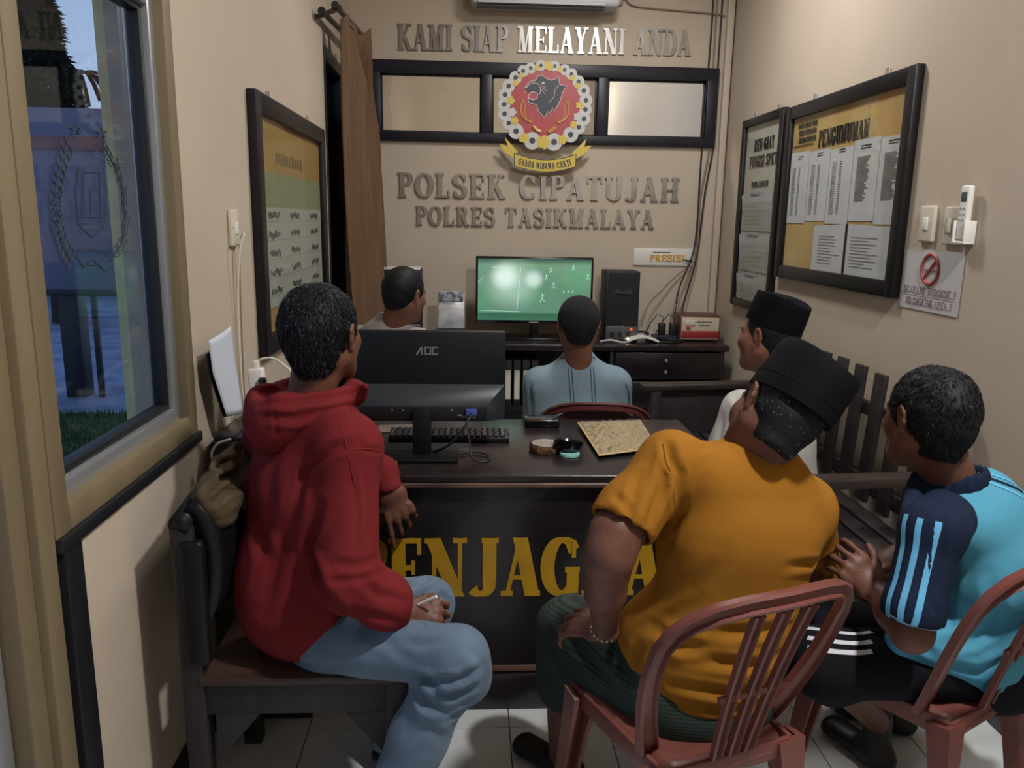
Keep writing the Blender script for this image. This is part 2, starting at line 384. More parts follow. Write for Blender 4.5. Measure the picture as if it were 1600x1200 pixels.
# ceiling lamp above the visitors, and a housing added for the far fill light
for L, lab in ((LAMP_A, 'round white ceiling lamp above the visitors'), (FILL_B, 'added round white fill lamp in front of the back desk')):
    t = thing('ceiling_or_fill_lamp', lab, 'lamp', L)
    mb = MB(); mb.lathe((L[0], L[1], L[2]-.05), [(.05, 0), (.14, .01), (.15, .04), (.15, .15)][::1], 28); part('housing', mb, M_white, t)
    mb = MB(); mb.lathe((L[0], L[1], L[2]-.062), [(.02, 0), (.09, .003), (.10, .012)], 28); part('diffuser', mb, mat('lamp_diffuser', 'ffffff', .5, emit='fff4e6', estr=9), t)

# ================================================================== OUTSIDE
M_path = mat('grey_paving', '8f97a8', .7, color2='6b7286', scale=3, bump=.3, bscale=12)
M_grass = mat('grass_green', '3c5a34', .9, color2='58733f', scale=5, bump=.5, bscale=60)
M_soil = mat('ground', '5a5f66', .9)
b = MB(); b.span((-30, -6, -.3), (-1.9, 40, -.14)); struct('ground_paving', b, M_path)
b = MB(); b.span((-2.0, -6, -.3), (XL-TH, 7.3, -.03), .01); struct('porch_floor', b, mat('porch_grout', '60666c', .8))
for i in range(3):
    for j in range(12):
        mb = MB(); mb.span((-2.0+.36*i+.002, -.2+.36*j+.002, -.03), (-2.0+.36*(i+1)-.002, -.2+.36*(j+1)-.002, -.022)); part('tile', mb, M_tile, bpy.data.objects['porch_floor'], None)
# grass strip: blades as one uncountable mass
b = MB(); b.span((-3.9, 4.2, -.14), (-2.02, 6.5, -.11), .01); gb = struct('lawn', b, M_grass)
V = []; Fc = []
for i in range(12000):
    x = RNG.uniform(-3.9, -2.03); y = RNG.uniform(4.2, 6.5); h = RNG.uniform(.03, .08); a = RNG.uniform(0, 6.28); w = .004; dx, dy = math.cos(a), math.sin(a); k = len(V)
    V += [(x-dx*w, y-dy*w, -.115), (x+dx*w, y+dy*w, -.115), (x+dy*h*.4, y-dx*h*.4, -.115+h)]; Fc.append((k, k+1, k+2))
me = bpy.data.meshes.new('grass'); me.from_pydata(V, [], Fc); o = link_mesh('grass', me, M_grass); tag(o, 'short green grass strip outside the left window', 'grass'); o['kind'] = 'stuff'
# porch pillar
M_cream = mat('cream_pillar', 'd6cc98', .8, color2='c9bf8c', scale=3)
b = MB(); b.span((-1.455, 3.35, -.05), (-1.02, 5.15, 3.3), .01); struct('porch_pillar', b, M_cream)
b = MB(); b.span((-2.3, -.5, 3.1), (XL-TH, 7.2, 3.2)); struct('porch_roof', b, M_ceil)
# notice board on posts
M_post = mat('dark_post', '1d2028', .5)
t = thing('notice_board', 'pale outdoor signboard with a dull red stripe on dark posts beyond the window', 'signboard', (-3.4, 7.2, -.14))
mb = MB(); mb.span((-3.95, 7.2, .83), (-2.82, 7.24, 2.36), .004); part('panel', mb, mat('sign_panel', '6c7089', .6, color2='7f7785', scale=1.4), t)
mb = MB(); mb.span((-3.95, 7.185, 2.02), (-2.82, 7.2, 2.13)); part('stripe', mb, mat('sign_red', '7e4f5d', .6), t)
mb = MB(); mb.span((-3.98, 7.18, .78), (-2.78, 7.26, .83), .004); part('rail', mb, M_post, t)
for x, w in ((-3.55, .17), (-3.33, .045), (-3.86, .045), (-2.88, .045)):
    mb = MB(); mb.span((x-w/2, 7.2, -.14), (x+w/2, 7.2+w, .78), .004); part('post', mb, M_post, t)
# conifer: trunk and drooping branch sprays
def conifer(x, y, h, r, name, lab):
    t = thing(name, lab, 'tree', (x, y, -.14))
    mb = MB(); mb.tube([(x, y, -.14), (x+.05, y, h*.5), (x, y, h)], [.16, .1, .02], 8); part('trunk', mb, mat('bark', '2d2a28', .9), t)
    V = []; Fc = []
    for i in range(9000):
        z = RNG.uniform(.10, 1)**.6; tier = .5+.5*abs(math.sin(z*15)); rr = r*(1-z)**.75*(.55+.45*tier)*RNG.uniform(.2, 1)**.4+.05; a = RNG.uniform(0, 6.28)
        cx, cy, cz = x+rr*math.cos(a), y+rr*math.sin(a), z*h-rr*.35; L = RNG.uniform(.10, .24)
        d = Vector((math.cos(a)*.7+RNG.uniform(-.4, .4), math.sin(a)*.7+RNG.uniform(-.4, .4), RNG.uniform(-.9, .2))).normalized()*L; s = Vector((-d.y, d.x, 0)).normalized()*L*.28; k = len(V); c = Vector((cx, cy, cz))
        V += [c-s, c+d*.6+s*.3+Vector((0, 0, .03)), c+d, c+s]; Fc.append((k, k+1, k+2, k+3))
    me = bpy.data.meshes.new('foliage'); me.from_pydata([tuple(v) for v in V], [], Fc); o = link_mesh('foliage', me, mat('conifer_green', '16231f', .95, color2='1f2f29', scale=3, spec=.1), t); o['kind'] = 'stuff'
conifer(-6.15, 12.3, 4.62, 1.05, 'conifer_tree', 'tall dark conifer seen through the left window')
# feathery palm crown further off
px_, py_, ph = -9.6, 21.0, 4.8
t = thing('palm_tree', 'small dark palm crown far beyond the signboard', 'tree', (px_, py_, -.14))
mb = MB(); mb.tube([(px_, py_, -.14), (px_, py_, ph)], [.15, .1], 8); part('trunk', mb, MATS['bark'], t)
for i in range(26):
    a = i*2.4; mb = MB(); el = .3+.5*((i*7) % 5)/5
    pts = [Vector((px_, py_, ph))+Vector((math.cos(a), math.sin(a), 0))*(s*1.3)+Vector((0, 0, s*el*1.4-s*s*1.3)) for s in (0, .25, .5, .75, 1)]
    mb.sweep(pts, [(-.05, 0), (0, .02), (.05, 0), (0, .005)], [(0, 0, 1)]*5); part('frond', mb, MATS['conifer_green'], t)
# low house across the road and its hedge line
t = thing('far_building', 'low dusky building with a flat roof behind the signboard', 'building', (-9, 16, -.14))
mb = MB(); mb.span((-13, 16, -.14), (-6.6, 19, 2.5)); part('wall', mb, mat('far_wall', '6c7390', .9), t)
mb = MB(); mb.span((-13.3, 15.7, 2.5), (-6.4, 19.3, 2.75), .02); part('roof', mb, mat('far_roof', '464a60', .9), t)
mb = MB()
mb.tube([Vector((-9+1.2*s, 7.6+.9*s, 6.2-1.1*s-.6*math.sin(s*.9))) for s in [i*.35 for i in range(16)]], .02, 6); o = part('overhead_cable', mb, M_post, None); tag(o, 'dark sagging overhead cable outside the window', 'cable')
# ================================================================== FRONT DESK
M_desk = mat('desk_wood', '171215', .32, color2='1e181b', scale=4, stretch=(1, 6, 6), bump=.05, bscale=25, coat=.15)
M_desktop = mat('desk_top_wood', '211a1d', .25, color2='2b2325', scale=3, stretch=(1, 8, 8), bump=.04, bscale=25)
M_edge = mat('worn_edge', '3a302f', .4, color2='6b5040', scale=6, stretch=(1, 4, 4))
M_gold = mat('gold_paint', 'b68d14', .5, color2='a37c10', scale=10)
DX0, DX1, DY0, DY1, DZ = -.44, .79, 2.205, 2.875, .77
t = thing('service_desk', 'long dark wooden desk with yellow capital letters across its front', 'desk', (.17, 2.54, 0))
mb = MB(); mb.span((DX0, DY0, DZ-.022), (DX1, DY1, DZ), .005, 3); part('top', mb, M_desktop, t)
mb = MB(); mb.span((DX0+.004, DY0-.004, DZ-.040), (DX1-.004, DY0+.05, DZ-.022), .006, 3); part('edge_moulding', mb, M_edge, t)
mb = MB(); mb.span((DX0+.03, DY0+.03, .10), (DX1-.03, DY0+.048, DZ-.022)); part('front_panel', mb, M_desk, t)
for x in (DX0+.03, DX1-.05):
    mb = MB(); mb.span((x, DY0+.048, .02), (x+.02, DY1-.04, DZ-.022), .002); part('side_panel', mb, M_desk, t)
mb = MB(); mb.span((DX0+.02, DY0+.015, 0), (DX1-.02, DY0+.045, .12), .005); part('plinth', mb, M_desk, t)
mb = MB(); mb.span((DX0+.03, DY0+.025, .125), (DX1-.03, DY0+.032, .145), .002); part('plinth_bead', mb, M_edge, t)
mb = MB(); mb.span((DX0+.05, DY1-.3, .55), (DX0+.45, DY1-.05, .745), .004); o = part('drawer', mb, M_desk, t)
mb = MB(); mb.lathe((DX0+.25, DY1-.045, .65), [(.006, 0), (.015, .012), (.012, .022)], 14, (0, 1, 0)); part('knob', mb, M_alu, o)
lx0 = at(548, 900, DY0).x; lx1 = at(1104, 900, DY0).x
lettering('PENJAGAAN', (lx0, DY0+.028, .378), (1, 0, 0), (0, 0, 1), lx1-lx0, .188, .002, M_gold, t, st=.27, th=.085, gap=.035)

# ================================================================== BACK DESK
t = thing('back_desk', 'long dark wooden cabinet desk under the television against the back wall', 'desk', (.5, 4.93, 0))
BX0, BX1, BY0, BY1 = -.62, 1.575, 4.68, 5.15
mb = MB(); mb.span((BX0, BY0, .735), (BX1, BY1, .77), .006, 3); part('top', mb, M_desktop, t)
mb = MB(); mb.span((BX0+.02, BY1-.03, .04), (BX1-.03, BY1-.01, .735)); part('back_panel', mb, M_desk, t)
for x in (BX0+.02, .18, .85, BX1-.045):
    mb = MB(); mb.span((x, BY0+.03, 0), (x+.025, BY1-.02, .735), .002); part('side_panel', mb, M_desk, t)
for za, zb in ((.56, .725), (.38, .545), (.06, .365)):
    mb = MB(); mb.span((.88, BY0+.012, za), (1.525, BY0+.035, zb), .004); o = part('drawer', mb, M_desk, t)
    for zz in ((za+zb)/2+.035, (za+zb)/2-.035):
        mb = MB(); mb.lathe((1.19, BY0+.012, zz), [(.005, 0), (.011, .008), (.008, .016)], 12, (0, -1, 0)); part('knob', mb, M_alu, o)
mb = MB(); mb.span((.205, BY0+.05, .36), (.85, BY1-.03, .38), .002); part('shelf', mb, M_desk, t)
mb = MB(); mb.span((BX0+.045, BY0+.012, .60), (.18, BY0+.032, .725), .003); part('drawer', mb, M_desk, t)
# binders and papers on the lower shelf
for i in range(4):
    x = .215+i*.055; mb = MB(); mb.box((x+.02, BY0+.2, .38+.14), (.045, .25, .28), None, .003); o = part('cover', mb, mat('binder_black', '1f2226', .6))
    o.name = 'ring_binder'
    tag(o, ['black ring binder at the left end of the back desk shelf', 'second black ring binder from the left on the desk shelf', 'third black ring binder from the left on the desk shelf', 'rightmost black ring binder on the back desk shelf'][i], 'binder', 'binders on the back desk shelf')
    mb = MB(); mb.span((x+.004, BY0+.068, .42), (x+.036, BY0+.0745, .60)); part('spine_label', mb, mat('paper_spine', 'cfc9bd', .8), o)
for i in range(3):
    mb = MB(); mb.box((.62+.01*i, BY0+.22, .392+.024*i), (.22, .3, .02), Euler((0, 0, .04*i-.03)).to_matrix(), .002)
    o = part('paper_stack', mb, mat('paper_white', 'd9d9d6', .8)); tag(o, ['bottom white paper ream on the shelf behind the denim jacket', 'middle white paper ream on the shelf behind the denim jacket', 'top white paper ream on the shelf behind the denim jacket'][i], 'paper', 'paper reams on the back desk shelf')

# ================================================================== TELEVISION
t = thing('television', 'flat television showing a green football pitch on the back desk', 'television', (.4, 4.95, .77))
TXa, TXb, TZa, TZb, TY = .035, .765, .865, 1.278, 4.93
mb = MB(); mb.span((TXa, TY, TZa), (TXb, TY+.035, TZb), .006); mb.span((.2, TY+.03, .93), (.6, TY+.065, 1.2), .01); part('housing', mb, mat('tv_black', '0d0e11', .25), t)
def screen_mat():
    m = bpy.data.materials.new('football_screen'); m.use_nodes = True; nt = m.node_tree; b = nt.nodes['Principled BSDF']
    b.inputs['Base Color'].default_value = (.01, .02, .015, 1); b.inputs['Roughness'].default_value = .18
    tc = nt.nodes.new('ShaderNodeTexCoord'); se = nt.nodes.new('ShaderNodeSeparateXYZ'); nt.links.new(tc.outputs['Generated'], se.inputs[0])
    def ramp(sock, els):
        r = nt.nodes.new('ShaderNodeValToRGB'); nt.links.new(sock, r.inputs[0])
        while len(r.color_ramp.elements) > 1: r.color_ramp.elements.remove(r.color_ramp.elements[0])
        r.color_ramp.elements[0].position = els[0][0]; r.color_ramp.elements[0].color = els[0][1]
        for p, c in els[1:]: e = r.color_ramp.elements.new(p); e.color = c
        return r.outputs[0]
    base = ramp(se.outputs['Z'], [(0, lin('4a8468')), (.1, lin('3c7358')), (.13, lin('6a9f80')), (.5, lin('74a888')), (.9, lin('7fae90')), (1, lin('3d5f50'))])
    n = nt.nodes.new('ShaderNodeTexNoise'); n.inputs['Scale'].default_value = 3; nt.links.new(tc.outputs['Generated'], n.inputs[0])
    mx = nt.nodes.new('ShaderNodeMix'); mx.data_type = 'RGBA'; mx.blend_type = 'MULTIPLY'; mx.inputs[0].default_value = .5
    nt.links.new(base, mx.inputs[6]); nt.links.new(n.outputs['Color'], mx.inputs[7])
    # bright pitch glare spots of the broadcast picture
    def spot(cx, cz, r):
        v = nt.nodes.new('ShaderNodeVectorMath'); v.operation = 'DISTANCE'; cb = nt.nodes.new('ShaderNodeCombineXYZ'); nt.links.new(se.outputs['X'], cb.inputs[0])
        mm = nt.nodes.new('ShaderNodeMath'); mm.operation = 'MULTIPLY'; mm.inputs[1].default_value = .56; nt.links.new(se.outputs['Z'], mm.inputs[0]); nt.links.new(mm.outputs[0], cb.inputs[1])
        nt.links.new(cb.outputs[0], v.inputs[0]); v.inputs[1].default_value = (cx, cz*.56, 0)
        q = nt.nodes.new('ShaderNodeMapRange'); q.interpolation_type = 'SMOOTHSTEP'; nt.links.new(v.outputs['Value'], q.inputs[0]); q.inputs[1].default_value = r; q.inputs[2].default_value = r*.2; return q.outputs[0]
    col = mx.outputs[2]
    for cx, cz, r, s_ in ((.24, .71, .16, .9), (.49, .67, .11, .7), (.30, .6, .3, .35)):
        m2 = nt.nodes.new('ShaderNodeMix'); m2.data_type = 'RGBA'; k = nt.nodes.new('ShaderNodeMath'); k.operation = 'MULTIPLY'; k.inputs[1].default_value = s_
        nt.links.new(spot(cx, cz, r), k.inputs[0]); nt.links.new(k.outputs[0], m2.inputs[0]); nt.links.new(col, m2.inputs[6]); m2.inputs[7].default_value = lin('e8fff2'); col = m2.outputs[2]
    nt.links.new(col, b.inputs['Emission Color']); b.inputs['Emission Strength'].default_value = .95; return m
mb = MB(); mb.span((TXa+.014, TY-.002, TZa+.02), (TXb-.014, TY+.001, TZb-.014)); part('screen', mb, screen_mat(), t, None)
M_sline = mat('pitch_line', '9fd9b8', .5, emit='b9e8cc', estr=.8)
def scr(u, v): return (TXa+.014+u*(TXb-TXa-.028), TY-.003, TZa+.02+v*(TZb-TZa-.034))
mb = MB()
for a, c in (((.345, .14), (.375, .86)), ((.12, .86), (.345, .86)), ((.02, .16), (.375, .14)), ((0, .60), (.04, .70))):
    mb.bar(scr(*a), scr(*c), .003, .002)
part('pitch_lines', mb, M_sline, t)
for i, (u, v, hh) in enumerate(((.64, .82, .05), (.84, .86, .05), (.60, .70, .05), (.67, .57, .06), (.57, .36, .08), (.97, .72, .05), (.80, .48, .02), (.84, .485, .02), (.76, .475, .02))):
    mb = MB(); c = Vector(scr(u, v)); s_ = hh*.4
    mb.bar(c, c+Vector((0, 0, s_)), .006, .002); mb.bar(c, c+Vector((-s_*.5, 0, -s_*.7)), .004, .002); mb.bar(c, c+Vector((s_*.5, 0, -s_*.6)), .004, .002); mb.bar(c+Vector((-s_*.4, 0, s_*.4)), c+Vector((s_*.4, 0, s_*.8)), .003, .002)
    part('player', mb, M_sline, t)
mb = MB(); mb.span((.375, TY+.01, .775), (.43, TY+.03, .88), .003); part('neck', mb, MATS['tv_black'], t)
mb = MB(); mb.span((.22, TY-.07, .77), (.58, TY+.10, .782), .004); part('base', mb, MATS['tv_black'], t)
mb = MB(); mb.span((.37, TY-.004, TZa+.004), (.43, TY, TZa+.012)); part('logo_strip', mb, M_alu, t)

# ================================================================== SPEAKERS, MODEM, STABILISER, TROPHY
M_spk = mat('speaker_black', '1e1f22', .55, color2='17181b', scale=20)
def speaker(x0, x1, y0, zt, lab):
    t = thing('speaker', lab, 'speaker', ((x0+x1)/2, y0+.12, .77))
    mb = MB(); mb.span((x0, y0, .77), (x1, y0+.22, zt), .006); part('cabinet', mb, M_spk, t)
    mb = MB(); mb.span((x0+.01, y0-.008, .87), (x1-.01, y0, zt-.01), .003); part('grille', mb, mat('grille', '232428', .9, bump=.6, bscale=400), t)
    mb = MB(); cx = (x0+x1)/2; cz = zt-.13
    mb.sweep([(cx-.05, y0-.011, cz+.01), (cx, y0-.012, cz), (cx+.05, y0-.011, cz+.01)], [[(-.002, -.018), (.002, -.018), (.002, .018), (-.002, .018)], [(-.002, -.006), (.002, -.006), (.002, .006), (-.002, .006)], [(-.002, -.018), (.002, -.018), (.002, .018), (-.002, .018)]], [(0, 0, 1)]*3); part('badge', mb, mat('badge', '35363a', .4), t)
    mb = MB(); mb.span((x0+.004, y0-.01, .775), (x1-.004, y0, .865), .003); o = part('control_panel', mb, mat('panel_grey', '4a4b4e', .4), t)
    for i in range(3):
        mb = MB(); mb.lathe((x0+.045+i*.05, y0-.01, .815), [(.014, 0), (.012, .012)], 14, (0, -1, 0)); part('knob', mb, M_rub, o)
    return t, cx
sp, cx = speaker(.838, 1.045, 4.86, 1.200, 'tall black speaker standing right of the television')
mb = MB(); mb.lathe((1.0, 4.848, .845), [(.007, 0), (.005, .006)], 12, (0, -1, 0)); part('power_light', mb, mat('red_led', 'ff2a18', .4, emit='ff2a18', estr=6), sp, label='glowing red power light')
speaker(-.53, -.30, 4.86, 1.19, 'black speaker with papers on top beside the curtain')
mb = MB(); mb.box((-.415, 4.96, 1.197), (.22, .16, .012), Euler((0, 0, .03)).to_matrix(), .001); tag(part('paper_sheaf', mb, MATS['paper_white']), 'white paper sheaf lying on top of the left speaker', 'paper')
# subwoofer-dark block and papers behind the polo shirt man
t = thing('award_packet', 'silver patterned standing packet left of the television', 'packet', (-.12, 4.93, .77))
mb = MB(); mb.box((-.115, 4.92, .945), (.165, .03, .23), Euler((-.12, 0, 0)).to_matrix(), .008); part('body', mb, mat('silver_foil', 'b9bcc4', .3, metal=.35, color2='e6e8ee', scale=14, bump=.3, bscale=18), t)
mb = MB(); mb.box((-.115, 4.905, 1.03), (.15, .01, .06), Euler((-.12, 0, 0)).to_matrix(), .002)
part('printed_band', mb, mat('dark_print', '3c3f4c', .5, color2='a6abb6', scale=40, detail=1), t)
mb = MB(); mb.box((-.115, 4.86, .80), (.19, .10, .06), None, .004); part('stand', mb, M_rub, t)
for i in range(4):
    mb = MB(); mb.box((-.06+.02*i, 4.79, .774+.006*i), (.26, .17, .005), Euler((0, 0, .15*i-.3)).to_matrix(), .001)
    tag(part('paper_sheet', mb, MATS['paper_white']), ['lowest loose sheet in front of the silver packet', 'second loose sheet up in front of the silver packet', 'third loose sheet up in front of the silver packet', 'topmost loose sheet in front of the silver packet'][i], 'paper', 'loose sheets on the back desk')
# wireless router
t = thing('router', 'white wireless router with two grey antennas on the back desk', 'router', (1.07, 4.82, .77))
mb = MB(); mb.grid(lambda u, v: (.96+.2*u, 4.76+.12*v, .775+.028*math.sin(math.pi*u)*(1-.2*v)+.012), 10, 6, .012); part('body', mb, M_white, t)
mb = MB(); mb.tube([(.985, 4.87, .79), (.91, 4.86, .96)], [.009, .006], 8); part('antenna', mb, mat('antenna_grey', 'a3a5a5', .5), t)
mb = MB(); mb.tube([(1.12, 4.87, .79), (1.17, 4.86, .95)], [.006, .004], 8); part('antenna', mb, MATS['antenna_grey'], t)
mb = MB(); mb.lathe((.965, 4.765, .80), [(.007, 0), (.005, .005)], 10, (0, -1, 0)); part('status_light', mb, mat('yellow_led', 'ffe58a', .4, emit='ffe58a', estr=5), t, label='small glowing yellow light')
# power strip with adapters and cords
t = thing('power_strip', 'dark power strip with two black adapters beside the stabiliser', 'power strip', (1.22, 4.93, .77))
mb = MB(); mb.span((1.12, 4.92, .77), (1.32, 4.98, .80), .006); part('housing', mb, mat('strip_blue', '20283a', .5), t)
for x in (1.215, 1.285):
    mb = MB(); mb.span((x-.022, 4.92, .80), (x+.022, 4.965, .875), .008, 3); o = part('adapter', mb, M_rub, t)
    mb = MB(); mb.tube([(x, 4.94, .875), (x+.01, 4.945, .91), (x-.03, 4.95, .93), (x-.07, 4.96, .87), (x-.12, 4.93, .785)], .0035, 6); part('cord', mb, M_rub, o)
# loose black and white cords on the back desk
def wavy(pts, r, m, name, lab, cat='cable', n=5, group=None):
    P = [Vector(p) for p in pts]; out = []
    for i in range(len(P)-1):
        p0, p1, p2, p3 = P[max(i-1, 0)], P[i], P[i+1], P[min(i+2, len(P)-1)]
        for k in range(n):
            s_ = k/n; out.append(.5*((2*p1)+(p2-p0)*s_+(2*p0-5*p1+4*p2-p3)*s_*s_+(3*p1-p0-3*p2+p3)*s_**3))
    out.append(P[-1]); mb = MB(); mb.tube(out, r, 6); o = part(name, mb, m, None, 180); 
    if lab: tag(o, lab, cat, group)
    return o
M_cablegrey = mat('cable_taupe', '8d7d6b', .6); M_blackc = mat('cable_black', '1a1a1c', .5); M_whitec = mat('cable_white', 'd8d4c8', .5)
wavy([(1.2, 4.94, .776), (1.12, 4.82, .775), (1.25, 4.78, .776), (1.33, 4.85, .776), (1.26, 4.90, .777), (1.16, 4.88, .79), (1.1, 4.92, .82), (1.0, 5.0, .80)], .006, M_blackc, 'cable', 'tangled black cord between the router and the power strip')
wavy([(.80, 4.80, .775), (.86, 4.76, .79), (.92, 4.77, .776), (.98, 4.78, .776)], .006, M_whitec, 'cable', 'short pale cord in front of the right speaker')
# voltage stabiliser
t = thing('voltage_stabiliser', 'small red and cream voltage stabiliser box at the end of the back desk', 'stabiliser', (1.44, 4.95, .77))
rz = Euler((0, 0, -.04)).to_matrix()
mb = MB(); mb.box((1.44, 4.97, .853), (.255, .22, .155), rz, .006); part('case', mb, mat('brick_red_case', '55302a', .45), t)
mb = MB(); mb.box((1.436, 4.856, .853), (.235, .008, .135), rz, .002); o = part('face_plate', mb, mat('cream_plate', 'b9ad97', .5), t)
mb = MB(); mb.box((1.436, 4.851, .815), (.232, .004, .045), rz, .001); part('red_band', mb, mat('band_red', '8c2420', .5), o)
mb = MB(); mb.box((1.37, 4.851, .89), (.06, .004, .035), rz, .001); part('dial_window', mb, mat('dial_grey', 'cdc8ba', .3), o)
mb = MB(); mb.box((1.36, 4.850, .858), (.026, .008, .014), rz, .002); part('switch', mb, mat('red_switch', 'c0281f', .4), o)
mb = MB(); mb.box((1.46, 4.851, .895), (.09, .003, .006), rz); mb.box((1.46, 4.851, .875), (.07, .003, .006), rz); part('printed_lines', mb, mat('ink_grey', '6d6a66', .6), o)

# ================================================================== BACK WALL SIGNS
M_chrome = mat('brushed_steel', 'a5a29d', .26, metal=.9, color2='8f8c88', scale=9)
M_chrome2 = mat('dull_steel', 'aea89e', .32, metal=.88, color2='96918a', scale=9)
WYS = YB-.014
t = thing('wall_lettering', 'polished steel letters KAMI SIAP MELAYANI ANDA above the transom', 'sign', (.45, YB, 2.56))
lettering('KAMI SIAP MELAYANI ANDA', (-.445, WYS+.012, 2.498), (1, 0, .006), (0, 0, 1), 1.80, .150, .012, M_chrome, t, st=.21, th=.08, gap=.05)
t = thing('wall_lettering', 'steel letters POLSEK CIPATUJAH under the round emblem', 'sign', (.45, YB, 1.7))
lettering('POLSEK CIPATUJAH', (-.455, WYS+.012, 1.628), (1, 0, 0), (0, 0, 1), 1.785, .150, .012, M_chrome2, t, st=.22, th=.09, gap=.10)
t = thing('wall_lettering', 'smaller steel letters POLRES TASIKMALAYA, lowest line on the back wall', 'sign', (.45, YB, 1.5))
lettering('POLRES TASIKMALAYA', (-.345, WYS+.012, 1.457), (1, 0, 0), (0, 0, 1), 1.525, .118, .012, M_chrome2, t, st=.22, th=.09, gap=.09)

# round emblem plaque
EX, EZ, EY = .455, 2.178, YB-.075
M_ered = mat('emblem_red', 'a8383d', .35); M_ewhite = mat('emblem_white', 'c3c3c0', .4); M_eyel = mat('emblem_yellow', 'cfb64a', .4); M_edark = mat('emblem_dark', '2d333d', .4); M_eor = mat('emblem_orange', 'cf9a55', .4); M_eline = mat('emblem_line', 'e6c9cd', .4)
K = 1/208.   # emblem drawing units to metres (units of the zoomed drawing)
def E2(x, y): return (EX+(x-600)*K*.1283, EZ-(y-505)*K*.1283)
def epoly(pts, d, y0, m, name, parent, **k):
    mb = MB(); q = [E2(*p) for p in pts]; mb.prism([(a-EX, c-EZ) for a, c in q], (EX, y0, EZ), (1, 0, 0), (0, 0, 1), d); return part(name, mb, m, parent, 30, **k)
def disc(cx, cy, r, d, y0, m, name, parent, n=20, ry=None): return epoly([(cx+r*math.cos(2*math.pi*i/n), cy+(ry or r)*math.sin(2*math.pi*i/n)) for i in range(n)], d, y0, m, name, parent)
em = thing('emblem_plaque', 'round red emblem with a dark panther head inside a white flower wreath', 'emblem', (EX, YB, EZ))
mb = MB(); mb.span((EX-.02, EY+.012, EZ-.15), (EX+.02, YB-.035, EZ+.15)); part('bracket', mb, M_rub, em)
disc(600, 505, 400, .012, EY+.012, M_ewhite, 'backing', em, 40)
disc(600, 480, 360, .004, EY, M_ered, 'disc', em, 48)
def flower(cx, cy, r, m, name='flower', y0=EY-.003):
    pts = []
    for i in range(40): a = 2*math.pi*i/40; rr = r*(.72+.28*abs(math.cos(2.5*a))); pts.append((cx+rr*math.cos(a), cy+rr*math.sin(a)))
    return epoly(pts, .004, y0, m, name, em)
ring = [(300, 235, 62), (232, 315, 62), (197, 397, 64), (190, 488, 64), (195, 577, 64), (238, 665, 62), (312, 740, 76), (476, 828, 84), (695, 836, 84), (860, 762, 76), (940, 690, 64), (990, 607, 64), (1000, 518, 64), (1003, 430, 64), (978, 340, 62), (922, 258, 60), (852, 190, 56), (782, 150, 52), (682, 118, 50), (547, 116, 50), (447, 143, 52), (372, 172, 56)]
for ir, (cx, cy, r) in enumerate(ring):
    o = disc(cx, cy, r, .006+.0003*(ir % 3), EY, M_ewhite, 'blossom', em, 22)
    disc(cx, cy, r*.36, .0015, EY-.0066, M_edark, 'blossom_eye', o, 12)
for cx, cy, r, m in ((622, 118, 50, M_eyel), (300, 285, 34, M_eyel), (255, 450, 42, M_eyel), (268, 562, 46, M_ewhite), (300, 640, 40, M_eyel), (390, 805, 52, M_eyel), (585, 840, 70, M_eyel), (780, 810, 50, M_eyel), (885, 665, 38, M_eyel), (925, 590, 44, M_ewhite), (940, 480, 40, M_eyel), (915, 300, 32, M_eyel), (355, 215, 30, M_eyel), (860, 225, 30, M_eyel), (510, 140, 30, M_eyel), (735, 150, 30, M_eyel)):
    flower(cx, cy, r, m, 'frangipani', EY-.0052)
head_pts = [(405, 325), (418, 290), (450, 265), (490, 262), (520, 215), (560, 208), (600, 235), (650, 250), (700, 235), (718, 210), (728, 250), (735, 292), (805, 298), (770, 360), (745, 440), (715, 500), (690, 540), (670, 510), (660, 545), (635, 560), (620, 545), (610, 580), (590, 605), (560, 575), (530, 545), (515, 490), (470, 475), (430, 465), (425, 430), (470, 440), (515, 430), (525, 400), (510, 370), (470, 362), (425, 372), (408, 350)]
o = epoly(head_pts, .004, EY-.004, M_edark, 'panther_head', em)
def eline(pts, w, name='outline', m=M_eline, parent=None, y=EY-.0078):
    mb = MB(); mb.tube([(E2(*p)[0], y, E2(*p)[1]) for p in pts], w*K*.115, 5); return part(name, mb, m, parent or em)
eline(head_pts[:13]+head_pts[13:29], 5, parent=o)
eline([(425, 430), (440, 375), (480, 365), (520, 385), (515, 425), (470, 440), (430, 425)], 6, parent=o)
eline([(545, 385), (548, 330), (525, 290), (490, 280), (440, 290), (412, 325)], 4, parent=o)
eline([(725, 300), (690, 340), (685, 400), (660, 440), (630, 458)], 4, parent=o)
for a, c in (((555, 300), (600, 320)), ((560, 320), (605, 350)), ((560, 345), (595, 385)), ((545, 285), (590, 285)), ((380, 315), (405, 330)), ((375, 345), (405, 345)), ((385, 375), (408, 360))): eline([a, c], 3.5, 'whisker', parent=o)
disc(572, 278, 12, .002, EY-.0078, M_ewhite, 'eye', o, 10)
for sx in (1, -1):
    f_ = lambda x: x if sx == 1 else 1190-x
    eline([(f_(372), 440), (f_(352), 530), (f_(368), 590), (f_(405), 625), (f_(460), 655)], 12, 'antler', M_eor)
    eline([(f_(372), 440), (f_(400), 500), (f_(392), 570), (f_(418), 620)], 8, 'antler', M_eor); eline([(f_(460), 655), (f_(470), 610)], 8, 'antler', M_eor)
    eline([(f_(480), 690), (f_(520), 728), (f_(560), 742)], 22, 'bracelet', M_eor)
